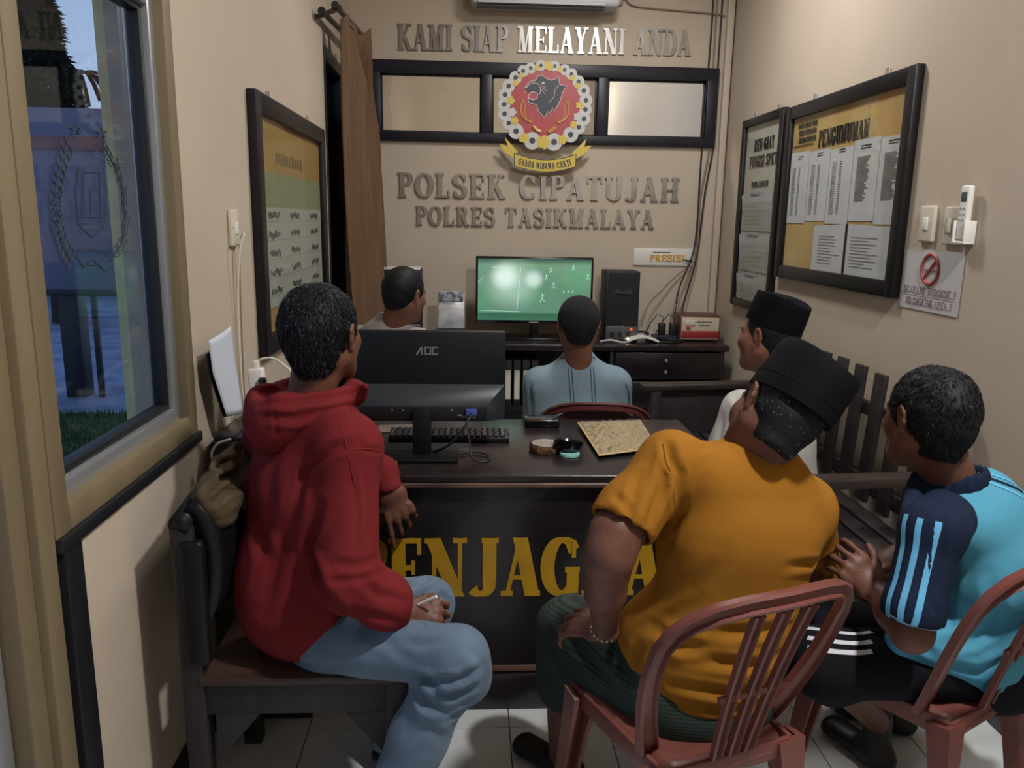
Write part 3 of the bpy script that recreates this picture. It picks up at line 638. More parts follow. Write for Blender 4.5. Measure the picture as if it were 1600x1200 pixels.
# ribbon with motto
def rib(x, off=0): u = (x-608)/315; return 1020+(1-u*u)*62+off-(1)
pts_top = [(x, rib(x, -70)) for x in range(300, 921, 31)]; pts_bot = [(x, rib(x, 48)) for x in range(920, 299, -31)]
o = epoly(pts_top+pts_bot, .012, EY-.002, M_eyel, 'ribbon', em, label='yellow ribbon with dark capital letters')
eline(pts_top+pts_bot+pts_top[:1], 5, 'border', M_edark, o, EY-.0140)
epoly([(145, 862), (235, 890), (198, 800), (335, 938), (300, 985), (292, 1000), (200, 945)], .01, EY-.002, M_eyel, 'ribbon_tail', em)
epoly([(1075, 862), (1000, 878), (1020, 800), (880, 938), (915, 985), (925, 995), (1010, 945)], .01, EY-.002, M_eyel, 'ribbon_tail', em)
txt = 'GANDA WIBAWA CAKTI'; G = [glyph(c, .24, .12) for c in txt]; tot = sum(g[1]+.08 for g in G); k_ = 530/tot; cx = 342
mb = MB()
for (P, w) in G:
    xm = cx+w*k_/2; sl = -(-2*(xm-608)/315/315*62); ang = math.atan(sl)
    for p in P:
        q = []
        for (a, b_) in p:
            X_ = (a-w/2)*k_*1.0; Y_ = (b_-.5)*62; ms = -2*(xm-608)/315/315*62; l_ = math.hypot(1, ms); xx = xm+(X_+ms*Y_)/l_; yy = rib(xm, -10)+(ms*X_-Y_)/l_; q.append((E2(xx, yy)[0]-EX, E2(xx, yy)[1]-EZ))
        mb.prism(q, (EX, EY-.014, EZ), (1, 0, 0), (0, 0, 1), .0015+.0001*len(mb.bm.faces)%.0004)
    cx += (w+.08)*k_
part('motto_letters', mb, M_edark, o, None)

# small printed plate on the back wall
t = thing('wall_plate', 'small white printed plate with orange word above the right speaker', 'sign', (1.205, YB, 1.29))
PLx0, PLx1, PLz0, PLz1 = at(990, 388, YB).x, at(1085, 388, YB).x, at(1040, 415, YB).z, at(1040, 388, YB).z
mb = MB(); mb.span((PLx0, YB-.012, PLz0), (PLx1, YB-.001, PLz1), .003); part('plate', mb, mat('plate_white', 'd7d4cd', .4), t)
lettering('PRESISI', (PLx0+.105, YB-.013, PLz0+.028), (1, 0, 0), (0, 0, 1), .23, .042, .001, mat('sign_orange', 'c79a3c', .5), t, st=.26, th=.14, single='printed_word')
mb = MB(); mb.span((PLx0+.125, YB-.0135, PLz0+.082), (PLx0+.24, YB-.012, PLz0+.088)); part('printed_line', mb, MATS['ink_grey'], t)

# ================================================================== AIR CONDITIONER
t = thing('air_conditioner', 'white split air conditioner with open louvre at the top of the back wall', 'air conditioner', (.5, YB, 2.86))
ax0, ax1 = at(735, 10, YB-.1).x, at(966, 10, YB-.1).x
mb = MB(); mb.span((ax0, YB-.19, 2.735), (ax1, YB-.002, 3.02), .03, 4); part('body', mb, mat('ac_white', 'c4c6c8', .35), t)
mb = MB(); mb.span((ax0+.04, YB-.175, 2.722), (ax1-.09, YB-.11, 2.737), .003); o = part('outlet', mb, mat('ac_slot', '5b5f66', .5), t)
mb = MB(); mb.box(((ax0+ax1)/2-.025, YB-.185, 2.748), (ax1-ax0-.14, .05, .006), Euler((.5, 0, 0)).to_matrix(), .002); part('louvre', mb, mat('ac_louvre', 'd5d8dc', .3), o)
wavy([(ax1-.01, YB-.03, 2.80), (ax1+.03, YB-.02, 2.79), (ax1+.05, YB-.02, 2.83), (ax1+.1, YB-.015, 2.79), (ax1+.25, YB-.012, 2.775), (1.50, YB-.012, 2.755), (1.55, YB-.012, 2.74)], .005, M_cablegrey, 'cable', 'thin taupe cable from the air conditioner to the corner')
# cables down the corner
cables = [([(1.47, YB-.012, 3.2), (1.475, YB-.012, 2.7), (1.465, YB-.014, 2.2), (1.46, YB-.014, 1.8), (1.46, YB-.02, 1.5), (1.44, YB-.03, 1.3), (1.36, YB-.05, 1.08), (1.33, YB-.08, .9), (1.30, YB-.15, .79)], M_blackc, 'dark cable running straight down the back wall by the corner'),
          ([(1.50, YB-.012, 3.2), (1.50, YB-.012, 2.5), (1.51, YB-.014, 2.0), (1.47, YB-.016, 1.65), (1.47, YB-.02, 1.35), (1.41, YB-.04, 1.1), (1.33, YB-.07, .95), (1.31, YB-.12, .80)], M_cablegrey, 'taupe cable bowing away from the corner to the desk'),
          ([(1.535, YB-.012, 3.2), (1.53, YB-.012, 2.4), (1.535, YB-.014, 2.0), (1.50, YB-.016, 1.7), (1.48, YB-.02, 1.4), (1.45, YB-.04, 1.2), (1.40, YB-.05, 1.0), (1.36, YB-.1, .80)], M_blackc, 'dark cable nearest the corner crossing the others low down'),
          ([(1.42, YB-.02, 1.22), (1.34, YB-.03, 1.16), (1.24, YB-.05, 1.06), (1.16, YB-.08, .98), (1.10, YB-.15, .84)], M_cablegrey, 'thin cable branching left above the router')]
for p, m_, lab in cables: wavy(p, .005, m_, 'cable', lab)
mb = MB(); mb.tube([(1.38, YB-.03, 1.262), (1.44, YB-.035, 1.258), (1.445, YB-.02, 1.25), (1.40, YB-.02, 1.255)], .003, 6); tag(part('cable_tie', mb, M_blackc), 'small black tie binding the cables above the stabiliser', 'cable tie')

# ================================================================== CURTAIN
M_curt = mat('brown_curtain', '6b513a', .85, color2='604732', scale=6, stretch=(6, 6, .6), bump=.12, bscale=160)
def curt(u, v):                       # u along the width, v from top to bottom
    z = 2.47-v*1.93; pinch = 1-.38*math.exp(-((v-.0)/.12)**2); y = 4.30+u*(.58)*pinch+.05*v
    f_ = .030*math.sin(u*24+v*1.2)*(.5+.5*min(1, v*3))+.02*math.sin(u*9-v*4)
    x = XL+.10+.09*u+.10*v*u+f_+.03*math.exp(-((v-.15)/.08)**2)*math.sin(u*6)
    return (x, y, z+.03*math.sin(u*16)*math.exp(-v*20))
mb = MB(); mb.grid(curt, 70, 60, .003); tag(part('curtain', mb, M_curt, None, 180), 'brown fabric curtain gathered at the left end of the back wall', 'curtain')
t = thing('curtain_rail', 'pair of dark metal curtain rods on the left wall', 'curtain rod', (XL, 4.5, 2.5))
for dx, z in ((.045, 2.475), (.10, 2.515)):
    mb = MB(); mb.tube([(XL+dx, 4.05+dx, z-.02), (XL+dx+.03, 5.08, z+.02)], .014, 10); o = part('rod', mb, mat('dark_metal', '4a4442', .4, metal=.5), t)
    mb = MB(); mb.lathe((XL+dx, 4.05+dx, z-.02), [(.016, -.02), (.02, -.005), (.016, .012)], 12, (0, 1, 0)); part('finial', mb, M_rub, o)
for y_, z_ in ((4.16, 2.44), (5.02, 2.46)):
    mb = MB(); mb.bar((XL, y_, z_), (XL+.13, y_, z_+.05), .015, .02); part('bracket', mb, MATS['dark_metal'], t)

# ================================================================== NOTICE BOARDS ON THE WALLS
def board(X, side, y0, y1, z0, z1, w, m_panel, lab, name='notice_board', glass=True):
    """side=+1: room lies towards +X of the wall"""
    t = thing(name, lab, 'notice board', (X, (y0+y1)/2, (z0+z1)/2)); d = .035*side
    for a, c in (((X, y0, z0), (X+d, y0+w, z1)), ((X, y1-w, z0), (X+d, y1, z1)), ((X, y0+w, z0), (X+d, y1-w, z0+w)), ((X, y0+w, z1-w), (X+d, y1-w, z1))):
        mb = MB(); mb.span(a, c, .005); part('frame_rail', mb, M_black, t)
    mb = MB(); mb.span((X+.002*side, y0+w*.7, z0+w*.7), (X+.012*side, y1-w*.7, z1-w*.7)); part('panel', mb, m_panel, t)
    if glass: mb = MB(); mb.span((X+.022*side, y0+w*.8, z0+w*.8), (X+.025*side, y1-w*.8, z1-w*.8)); part('pane', mb, M_pglass, t, None)
    for y in (y0+(y1-y0)*.22, y0+(y1-y0)*.78):
        mb = MB(); mb.tube([(X+.006*side, y-.012, z1), (X+.006*side, y-.012, z1+.03), (X+.006*side, y+.012, z1+.03), (X+.006*side, y+.012, z1)], .003, 6); part('hanger', mb, M_alu, t)
    return t
M_paper = mat('notice_paper', 'ced2da', .75, color2='c8ccd4', scale=5); M_ink = mat('ink_black', '24211f', .7); M_ink2 = mat('ink_faint', '7e8088', .8)
M_byel = mat('board_yellow', 'c8ab72', .6, color2='bd9f66', scale=2)
def sheet(X, side, yl, yr, zb, zt, t, off=.014, m=None, tilt=0., name='paper_sheet', curl=0.):
    mb = MB(); mb.grid(lambda u, v: (X+side*(off+curl*(v*v)*.02), yl+(yr-yl)*u, zb+(zt-zb)*v+tilt*(u-.5)), 3, 4, .0006); return part(name, mb, m or M_paper, t, 30)
def lines(X, side, yl, yr, zb, zt, n, t, off=.0155, h=.004, jit=.3, m=None, name='text_lines'):
    mb = MB(); r_ = random.Random(int(abs(yl*1000)+zb*100))
    for i in range(n):
        z = zt-(zt-zb)*i/max(1, n-1); e = yr+(yl-yr)*jit*r_.random(); mb.span((X+side*off, min(yl, e), z-h/2), (X+side*(off+.0005), max(yl, e), z+h/2))
    return part(name, mb, m or M_ink2, t, None)
# right wall, large board: text runs from far (large y) to near
t = board(XR, -1, 2.922, 4.11, 1.232, 2.07, .062, M_byel, 'large black framed notice board headed PENGUMUMAN on the right wall')
lettering('PENGUMUMAN', (XR-.0145, 3.745, 1.850), (0, -1, .0), (0, 0, 1), .475, .075, .001, M_ink, t, st=.25, th=.08, gap=.04, single='heading_letters')
for i, s_ in enumerate(('POLRI DAERAH JABAR', 'RESORT TASIKMALAYA', 'SEKTOR CIPATUJAH')):
    lettering(s_, (XR-.0145, 3.99-.01*i, 1.955-.034*i), (0, -1, 0), (0, 0, 1), .215-.012*i, .024, .0008, M_ink, t, st=.28, th=.12, single='small_print')
mb = MB(); mb.span((XR-.016, 3.80, 1.872), (XR-.015, 4.03, 1.876)); part('rule', mb, M_ink, t)
for i in range(5):
    yl = 4.045-.222*i; sh = sheet(XR, -1, yl, yl-.218, 1.505+.012*(i % 2), 1.845-.008*(i % 3), t)
    if i < 3:
        lines(XR, -1, yl-.03, yl-.075, 1.55, 1.77, 24, sh, jit=.2); lines(XR, -1, yl-.10, yl-.125, 1.55, 1.77, 24, sh, jit=.1); lines(XR, -1, yl-.085, yl-.15, 1.812, 1.822, 2, sh, m=M_ink)
    else: lines(XR, -1, yl-.04, yl-.15, 1.60, 1.775, 26, sh, jit=.35, h=.005); lines(XR, -1, yl-.06, yl-.16, 1.81, 1.82, 2, sh, m=M_ink)
for i, (yl, yr, tl) in enumerate(((3.70, 3.36, .012), (3.385, 3.0, -.012))):
    sh = sheet(XR, -1, yl, yr, 1.285+.0*i, 1.50, t, .016, tilt=tl, name='paper_sheet', curl=.0)
    lines(XR, -1, yl-.06, yr+.06, 1.33, 1.45, 10, sh, off=.0175, jit=.5, h=.003)
# right wall, narrow board
t = board(XR, -1, 4.16, 4.78, 1.02, 2.085, .045, mat('board_white', 'bfc0b8', .6), 'narrow black framed board headed REN GIAT beside the large board')
lettering('REN GIAT', (XR-.015, 4.60, 1.90), (0, -1, 0), (0, 0, 1), .30, .062, .001, M_ink, t, st=.26, th=.09, single='heading_letters')
lettering('FUNGSI SPKT', (XR-.015, 4.66, 1.81), (0, -1, 0), (0, 0, 1), .42, .062, .001, M_ink, t, st=.26, th=.09, single='heading_letters')
lettering('BULANAN', (XR-.015, 4.60, 1.70), (0, -1, 0), (0, 0, 1), .26, .032, .001, M_ink, t, st=.26, th=.10, single='small_print')
for i in range(3):
    zt = 1.66-.225*i; sh = sheet(XR, -1, 4.71, 4.235, zt-.20, zt, t, .017, mat('pouch_paper', 'a9aba8', .7), curl=.6); mb = MB()
    mb.span((XR-.032, 4.40, zt-.006), (XR-.016, 4.56, zt+.012), .002); part('clip', mb, M_ink2, sh)
    lines(XR, -1, 4.66, 4.3, zt-.18, zt-.05, 7, sh, off=.032, jit=.5, h=.003, m=mat('faint_line', '96989a', .8))
# left wall board
t = board(XL, 1, 2.845, 4.14, 1.0, 1.918, .07, mat('board_ochre', 'ad8e57', .6, color2='a08250', scale=2), 'black framed glazed roster board on the left wall')
M_band = mat('band_olive', '8c9272', .6)
mb = MB(); mb.span((XL+.013, 2.93, 1.52), (XL+.0145, 4.05, 1.66)); part('colour_band', mb, M_band, t)
sh = sheet(XL, 1, 4.05, 2.93, 1.16, 1.53, t, .015, mat('roster_paper', 'a9ada6', .7)); 
for i in range(5):
    z = 1.50-.07*i
    mb = MB(); r_ = random.Random(i)
    for k, y in enumerate((3.02, 3.38, 3.8)):
        for q in range(8):
            yy = y+q*.022+r_.random()*.006; mb.box((XL+.0168, yy, z+r_.uniform(-.006, .006)), (.0006, .012, .014+.012*r_.random()), Euler((r_.uniform(-.6, .6), 0, 0)).to_matrix())
    part('handwriting', mb, mat('marker_ink', '4f555c', .7), sh)
    mb = MB(); mb.span((XL+.0162, 2.95, z-.022), (XL+.0166, 4.04, z-.0205)); part('ruled_line', mb, MATS['ink_faint'], sh)
mat('heading_brown', '7d6a48', .6)
for i in range(9):
    mb = MB(); mb.box((XL+.0138, 3.2+.055*i, 1.715), (.0012, .034, .036+.006*(i % 3)), Euler((.1*(i % 2), 0, 0)).to_matrix()); part('faded_mark', mb, MATS['heading_brown'], t)

# ================================================================== SWITCHES, REMOTE, NO SMOKING
M_sw = mat('switch_cream', 'cfc9b8', .4)
def plate(c, w, h, lab, name, kind):
    t = thing(name, lab, 'switch' if 'switch' in name else 'socket', c)
    X = c[0]; s_ = 1 if X < 0 else -1
    mb = MB(); mb.box((X+s_*.008, c[1], c[2]), (.016, w, h), None, .006, 3); part('plate', mb, M_sw, t)
    if kind == 'toggle':
        mb = MB(); mb.box((X+s_*.018, c[1], c[2]), (.006, w*.34, h*.34), None, .002); o = part('rocker', mb, M_white, t)
    else:
        mb = MB(); mb.box((X+s_*.017, c[1], c[2]), (.003, w*.62, h*.42), None, .001); o = part('rocker', mb, mat('rocker_grey', 'a9a496', .4), t)
        mb = MB(); mb.box((X+s_*.0205, c[1], c[2]), (.006, w*.22, h*.38), None, .001); part('lever', mb, M_sw, o)
    for dy in (-w*.42, w*.42):
        mb = MB(); mb.lathe((X+s_*.014, c[1]+dy, c[2]), [(.003, 0), (.0025, .003)], 8, (s_, 0, 0)); part('screw', mb, M_alu, t)
    return t
p = atX(1453, 350, XR); plate((XR, p.y, p.z), .088, .125, 'single cream light switch just right of the large board', 'light_switch', 'toggle')
p = atX(1492, 353, XR); plate((XR, p.y, p.z), .088, .125, 'double cream light switch between the single switch and the remote', 'light_switch', 'double')
p = atX(1520, 335, XR)
t = thing('remote_control', 'white air conditioner remote resting in its wall holder', 'remote control', (XR, p.y, p.z))
tr = Euler((.0, 0, 0)).to_matrix()
mb = MB(); mb.box((XR-.026, p.y, p.z+.005), (.02, .046, .17), tr, .006, 3); part('body', mb, M_white, t)
mb = MB(); mb.box((XR-.0365, p.y, p.z+.055), (.002, .03, .03), tr, .001); part('display', mb, mat('lcd', '4d5560', .3), t)
for i in range(6):
    mb = MB(); mb.box((XR-.0365, p.y+(.009 if i % 2 else -.009), p.z+.02-.018*(i//2)), (.003, .009, .007), tr, .001); part('button', mb, mat('button_grey', 'b5bac0', .5), t)
mb = MB(); mb.span((XR-.042, p.y-.033, p.z-.09), (XR-.002, p.y-.025, p.z-.02), .003); mb.span((XR-.042, p.y+.025, p.z-.09), (XR-.002, p.y+.033, p.z-.02), .003); mb.span((XR-.042, p.y-.033, p.z-.095), (XR-.002, p.y+.033, p.z-.085), .003); tag(part('remote_holder', mb, M_white), 'white plastic wall holder under the air conditioner remote', 'holder')
# no smoking sheet
t = thing('no_smoking_notice', 'white laminated no smoking notice taped below the switches', 'notice', (XR, 2.73, 1.31))
sh = sheet(XR, -1, 2.912, 2.547, 1.205, 1.418, t, .003, mat('laminated', 'c2bfc0', .35), name='sheet')
mb = MB(); cc = (XR-.0045, 2.735, 1.352)
mb.tube([(cc[0], cc[1]+.052*math.cos(a), cc[2]+.052*math.sin(a)) for a in [2*math.pi*i/32 for i in range(33)]], .0065, 6, flat=1); mb.tube([(cc[0], cc[1]+.036, cc[2]-.036), (cc[0], cc[1]-.036, cc[2]+.036)], .006, 6)
part('ban_ring', mb, mat('ban_red', 'a3474a', .5), sh)
mb = MB(); mb.bar((cc[0], cc[1]+.034, cc[2]-.002), (cc[0], cc[1]-.034, cc[2]+.0), .009, .003); part('cigarette_icon', mb, mat('icon_grey', '6e6a6e', .5), sh)
lettering('DILARANG MEROKOK..!!', (XR-.0035, 2.892, 1.262), (0, -1, 0), (0, 0, 1), .325, .026, .0008, mat('notice_ink', '8a7b80', .6), sh, single='printed_word')
lettering('NO SMOKING AREA..!!', (XR-.0035, 2.872, 1.222), (0, -1, 0), (0, 0, 1), .29, .026, .0008, MATS['notice_ink'], sh, single='printed_word')
mb = MB(); mb.span((XR-.0042, 2.572, 1.253), (XR-.0034, 2.892, 1.2555)); part('rule', mb, MATS['notice_ink'], sh)
# left wall socket with cord
p = atX(361, 356, XL)
plate((XL, p.y, p.z), .075, .115, 'cream wall socket with a cord on the left wall', 'wall_socket', 'toggle')
wavy([(XL+.03, p.y-.005, p.z-.03), (XL+.045, p.y-.02, p.z-.02), (XL+.03, p.y-.03, p.z-.08), (XL+.012, p.y-.02, p.z-.3), (XL+.012, p.y-.0, p.z-.6), (XL+.03, p.y+.03, .86), (XL+.06, p.y+.05, .80)], .0035, M_whitec, 'socket_cord', 'thin cream cord hanging from the wall socket')
wavy([(XL+.02, p.y+.01, p.z-.05), (XL+.012, p.y+.015, p.z-.3), (XL+.012, p.y+.02, p.z-.62), (XL+.04, p.y+.06, .86), (XL+.07, p.y+.07, .80)], .003, M_cablegrey, 'socket_cord', 'thin taupe cord hanging behind the cream one')
# ================================================================== BODY SCULPTING: signed distance blends meshed by surface nets
def V3(p): return np.array([p[0], p[1], p[2]], dtype=np.float64)
def nrm(v): v = V3(v); return v/np.linalg.norm(v)
def cap(a, b, ra, rb=None):
    a, b = V3(a), V3(b); rb = ra if rb is None else rb; ab = b-a; L2 = ab@ab+1e-12
    def f(P):
        q = P-a; t = np.clip((q@ab)/L2, 0, 1); d = np.linalg.norm(q-t[..., None]*ab, axis=-1); return d-(ra+(rb-ra)*t)
    m = max(ra, rb); return f, np.minimum(a, b)-m, np.maximum(a, b)+m
def ecap(a, b, side, sa, fa, sb=None, fb=None):
    """elliptic tapered capsule: s* radius along side, f* radius across it"""
    a, b = V3(a), V3(b); sb = sa if sb is None else sb; fb = fa if fb is None else fb; ab = b-a; L = np.linalg.norm(ab); ax = ab/L
    s = V3(side); s = s-ax*(s@ax); s /= np.linalg.norm(s); fw = np.cross(ax, s)
    def f(P):
        q = P-a; y = q@ax; t = np.clip(y/L, 0, 1); o = y-t*L; rs = sa+(sb-sa)*t; rf = fa+(fb-fa)*t; mn = np.minimum(rs, rf)
        k = np.sqrt(((q@s)/rs)**2+((q@fw)/rf)**2+(o/mn)**2); return (k-1)*mn
    m = max(sa, fa, sb, fb); return f, np.minimum(a, b)-m, np.maximum(a, b)+m
def ell(c, r, M=None):
    c = V3(c); r = V3(r); Mi = np.eye(3) if M is None else np.array(M)
    def f(P):
        q = (P-c)@Mi; k = np.linalg.norm(q/r, axis=-1); k2 = np.linalg.norm(q/(r*r), axis=-1)+1e-9; return k*(k-1)/k2
    m = r.max(); return f, c-m, c+m
def smin(a, b, k):
    if k <= 0: return np.minimum(a, b)
    h = np.maximum(k-np.abs(a-b), 0)/k; return np.minimum(a, b)-h*h*k*.25
def sdf_mesh(ops, res):
    """ops: ('add'|'sub', prim, k) | ('cut', point, normal) keeps the side against the normal | ('fn', f)"""
    lo = np.min([o[1][1] for o in ops if o[0] == 'add'], 0)-res*3; hi = np.max([o[1][2] for o in ops if o[0] == 'add'], 0)+res*3
    n = np.ceil((hi-lo)/res).astype(int)+1
    ax = [lo[i]+res*np.arange(n[i]) for i in range(3)]
    D = np.full(n, .5)
    for o in ops:
        if o[0] in ('add', 'sub'):
            f, a, b = o[1]; k = o[2] if len(o) > 2 else 0; pad = k+res*3
            i0 = np.maximum(np.floor((a-pad-lo)/res).astype(int), 0); i1 = np.minimum(np.ceil((b+pad-lo)/res).astype(int)+1, n)
            if (i1 <= i0).any(): continue
            G = np.stack(np.meshgrid(*[ax[i][i0[i]:i1[i]] for i in range(3)], indexing='ij'), -1); d = f(G); sl = tuple(slice(i0[i], i1[i]) for i in range(3))
            D[sl] = smin(D[sl], d, k) if o[0] == 'add' else -smin(-D[sl], d, k)
        elif o[0] == 'cut':
            p, nn = V3(o[1]), nrm(o[2]); d = (ax[0][:, None, None]-p[0])*nn[0]+(ax[1][None, :, None]-p[1])*nn[1]+(ax[2][None, None, :]-p[2])*nn[2]
            if len(o) > 3:      # only within a ball (centre, radius)
                c, r_ = V3(o[3]), o[4]; q = (ax[0][:, None, None]-c[0])**2+(ax[1][None, :, None]-c[1])**2+(ax[2][None, None, :]-c[2])**2
                d = np.where(q < r_*r_, d, -1)
            D = np.maximum(D, d)
    D[0] = D[-1] = .5; D[:, 0] = D[:, -1] = .5; D[:, :, 0] = D[:, :, -1] = .5
    s = D < 0; shp = np.array(D.shape)-1
    acc = np.zeros(tuple(shp)+(3,)); cnt = np.zeros(tuple(shp))
    for axis in range(3):
        o1, o2 = [i for i in range(3) if i != axis]
        a = np.take(D, range(D.shape[axis]-1), axis); b = np.take(D, range(1, D.shape[axis]), axis)
        cr = (a < 0) != (b < 0); t = np.where(cr, a/(a-b+1e-20), 0)
        for u in (0, 1):
            for v in (0, 1):
                sl = [slice(None)]*3; sl[o1] = slice(u, u+shp[o1]); sl[o2] = slice(v, v+shp[o2]); c_ = cr[tuple(sl)]; t_ = t[tuple(sl)]
                off = np.zeros(3); off[o1] = u; off[o2] = v
                for q in range(3):
                    acc[..., q] += c_*(t_ if q == axis else off[q])
                cnt += c_
    act = cnt > 0; idx = np.full(cnt.shape, -1, dtype=np.int64); idx[act] = np.arange(act.sum())
    I = np.argwhere(act); verts = (I+acc[act]/cnt[act][:, None])*res+lo
    faces = []
    for axis in range(3):
        o1, o2 = (axis+1) % 3, (axis+2) % 3
        a = np.take(s, range(D.shape[axis]-1), axis); b = np.take(s, range(1, D.shape[axis]), axis); cr = np.argwhere(a != b)
        cr = cr[(cr[:, o1] > 0) & (cr[:, o2] > 0) & (cr[:, o1] < shp[o1]) & (cr[:, o2] < shp[o2])]
        if not len(cr): continue
        sg = a[tuple(cr.T)]
        def cell(d1, d2): c = cr.copy(); c[:, o1] -= d1; c[:, o2] -= d2; return idx[tuple(c.T)]
        q = np.stack([cell(1, 1), cell(0, 1), cell(0, 0), cell(1, 0)], 1); q[~sg] = q[~sg][:, ::-1]; faces.append(q)
    return verts, np.concatenate(faces)
def relax(v, f, n=2, w=.5):
    E = np.concatenate([f[:, [0, 1]], f[:, [1, 2]], f[:, [2, 3]], f[:, [3, 0]]]); 
    for _ in range(n):
        s = np.zeros_like(v); c = np.zeros(len(v)); np.add.at(s, E[:, 0], v[E[:, 1]]); np.add.at(s, E[:, 1], v[E[:, 0]]); np.add.at(c, E[:, 0], 1); np.add.at(c, E[:, 1], 1)
        v = v+w*(s/c[:, None]-v)
    return v
def normals(v, f):
    n = np.cross(v[f[:, 2]]-v[f[:, 0]], v[f[:, 3]]-v[f[:, 1]]); N = np.zeros_like(v)
    for k in range(4): np.add.at(N, f[:, k], n)
    return N/(np.linalg.norm(N, axis=1)[:, None]+1e-12)
class Cloth:
    """a sculpted surface that can be creased along strokes before it becomes an object"""
    def __init__(s, ops, res=.007, sm=2):
        s.v, s.f = sdf_mesh(ops, res); s.v = relax(s.v, s.f, sm); s.bvh = None
    def tree(s):
        if s.bvh is None: s.bvh = BVHTree.FromPolygons([tuple(p) for p in s.v], [tuple(int(k) for k in q) for q in s.f])
        return s.bvh
    def hit(s, px, py):
        d = Vector(ray(px, py)).normalized(); h = s.tree().ray_cast(Vector(EYEV), d); return h[0], h[1]
    def stroke(s, pts, depth=-.008, width=.012, ridge=.5):
        """crease along a polyline whose points are found on the surface; ridge raises the cloth beside it"""
        P = []
        for i in range(len(pts)-1):
            for k in range(6):
                t = k/6; h, _ = s.hit(pts[i][0]+(pts[i+1][0]-pts[i][0])*t, pts[i][1]+(pts[i+1][1]-pts[i][1])*t)
                if h is not None: P.append(np.array(h))
        h, _ = s.hit(*pts[-1])
        if h is not None: P.append(np.array(h))
        if len(P) < 2: return s
        P = np.array(P); keep = (s.v > P.min(0)-width*4).all(1) & (s.v < P.max(0)+width*4).all(1); iv = np.where(keep)[0]; v = s.v[iv]; best = np.full(len(v), 9.); tt = np.zeros(len(v))
        for i in range(len(P)-1):
            a, b = P[i], P[i+1]; ab = b-a; l2 = ab@ab
            if l2 > .01 or l2 < 1e-10: continue
            q = v-a; t = np.clip(q@ab/l2, 0, 1); d = np.linalg.norm(q-t[:, None]*ab, axis=1); m = d < best; best[m] = d[m]; tt[m] = ((i+t)/(len(P)-1))[m]
        N = normals(s.v, s.f)[iv]; env = np.clip(np.sin(np.pi*np.clip(tt, .03, .97)), 0, 1)**.6; x = best/width
        s.v[iv] += N*(depth*(np.exp(-x*x)-ridge*np.exp(-((x-1.9)/.8)**2))*env)[:, None]; return s
    def wrinkle(s, amp=.003, freq=22., stretch=(1, 1, .45), seed=0):
        r = np.random.default_rng(seed); N = normals(s.v, s.f); h = np.zeros(len(s.v)); P = s.v*np.array(stretch)*freq
        w = P+.8*np.sin(P[:, [1, 2, 0]]*.6+seed)
        for k in range(5):
            d = r.normal(size=3); d /= np.linalg.norm(d); h += np.sin(w@d*(1+.35*k)+r.uniform(0, 6))/(1+.3*k)
        s.v += N*(amp*h/2.2)[:, None]; s.bvh = None; return s
    def obj(s, name, m, parent, label=None):
        me = bpy.data.meshes.new(name); me.from_pydata(s.v.tolist(), [], s.f.tolist()); o = link_mesh(name, me, m, parent, 180)
        if label: o['label'] = label
        return o
def merge(cl):
    v = []; f = []; n = 0
    for c in cl: v.append(c.v); f.append(c.f+n); n += len(c.v)
    out = Cloth.__new__(Cloth); out.v = np.concatenate(v); out.f = np.concatenate(f); out.bvh = None; return out
def frame_of(yaw, pitch=0., roll=0.):
    """columns: right, forward, up.  yaw: degrees turned right of +Y; pitch up; roll tips the head to its right"""
    M = Matrix.Rotation(R(-yaw), 3, 'Z') @ Matrix.Rotation(R(pitch), 3, 'X') @ Matrix.Rotation(R(roll), 3, 'Y'); return np.array(M)
def skin_mat(name, c, c2): return mat(name, c, .5, color2=c2, scale=14, bump=.08, bscale=180, spec=.35)

def head_ops(c, M, k=1.):
    c = V3(c)
    def L(x, y, z): return c+M@(np.array([x, y, z])*k)
    A = [('add', ell(L(0, -.012, .032), np.array([.073, .092, .084])*k, M), 0),
         ('add', ell(L(0, .028, -.022), np.array([.062, .062, .082])*k, M), .03),
         ('add', cap(L(0, .062, -.092), L(0, .058, -.085), .022*k), .03)]
    for s in (1, -1):
        A += [('add', cap(L(s*.052, .0, -.045), L(s*.022, .058, -.090), .02*k, .018*k), .03), ('add', cap(L(s*.034, .070, -.02), L(s*.042, .055, -.018), .020*k), .03),
              ('add', cap(L(s*.012, .086, .026), L(s*.042, .070, .026), .010*k), .018), ('sub', ell(L(s*.031, .097, .004), np.array([.017, .016, .012])*k, M), .012)]
    A += [('add', cap(L(0, .086, .012), L(0, .104, -.024), .008*k, .012*k), .014), ('add', cap(L(-.014, .094, -.028), L(.014, .094, -.028), .008*k), .010),
          ('add', cap(L(-.018, .083, -.052), L(.018, .083, -.052), .0065*k), .008), ('add', cap(L(-.015, .081, -.064), L(.015, .081, -.064), .007*k), .008)]
    return A, L
def ear_ops(L, k, M, s):
    A = []
    pts = [(.070, .004, -.032), (.077, -.008, -.024), (.084, -.016, -.002), (.086, -.016, .020), (.083, -.004, .032), (.077, .008, .026), (.073, .012, .008)]
    for a, b in zip(pts[:-1], pts[1:]): A.append(('add', cap(L(s*a[0], a[1], a[2]), L(s*b[0], b[1], b[2]), .0048*k), .004))
    A.append(('add', ell(L(s*.076, -.003, .004), np.array([.006, .014, .026])*k, M), .006)); A.append(('add', cap(L(s*.071, .006, -.034), L(s*.071, .008, -.026), .007*k), .006))
    A.append(('sub', ell(L(s*.086, .001, .006), np.array([.008, .007, .012])*k, M), .004))
    return A
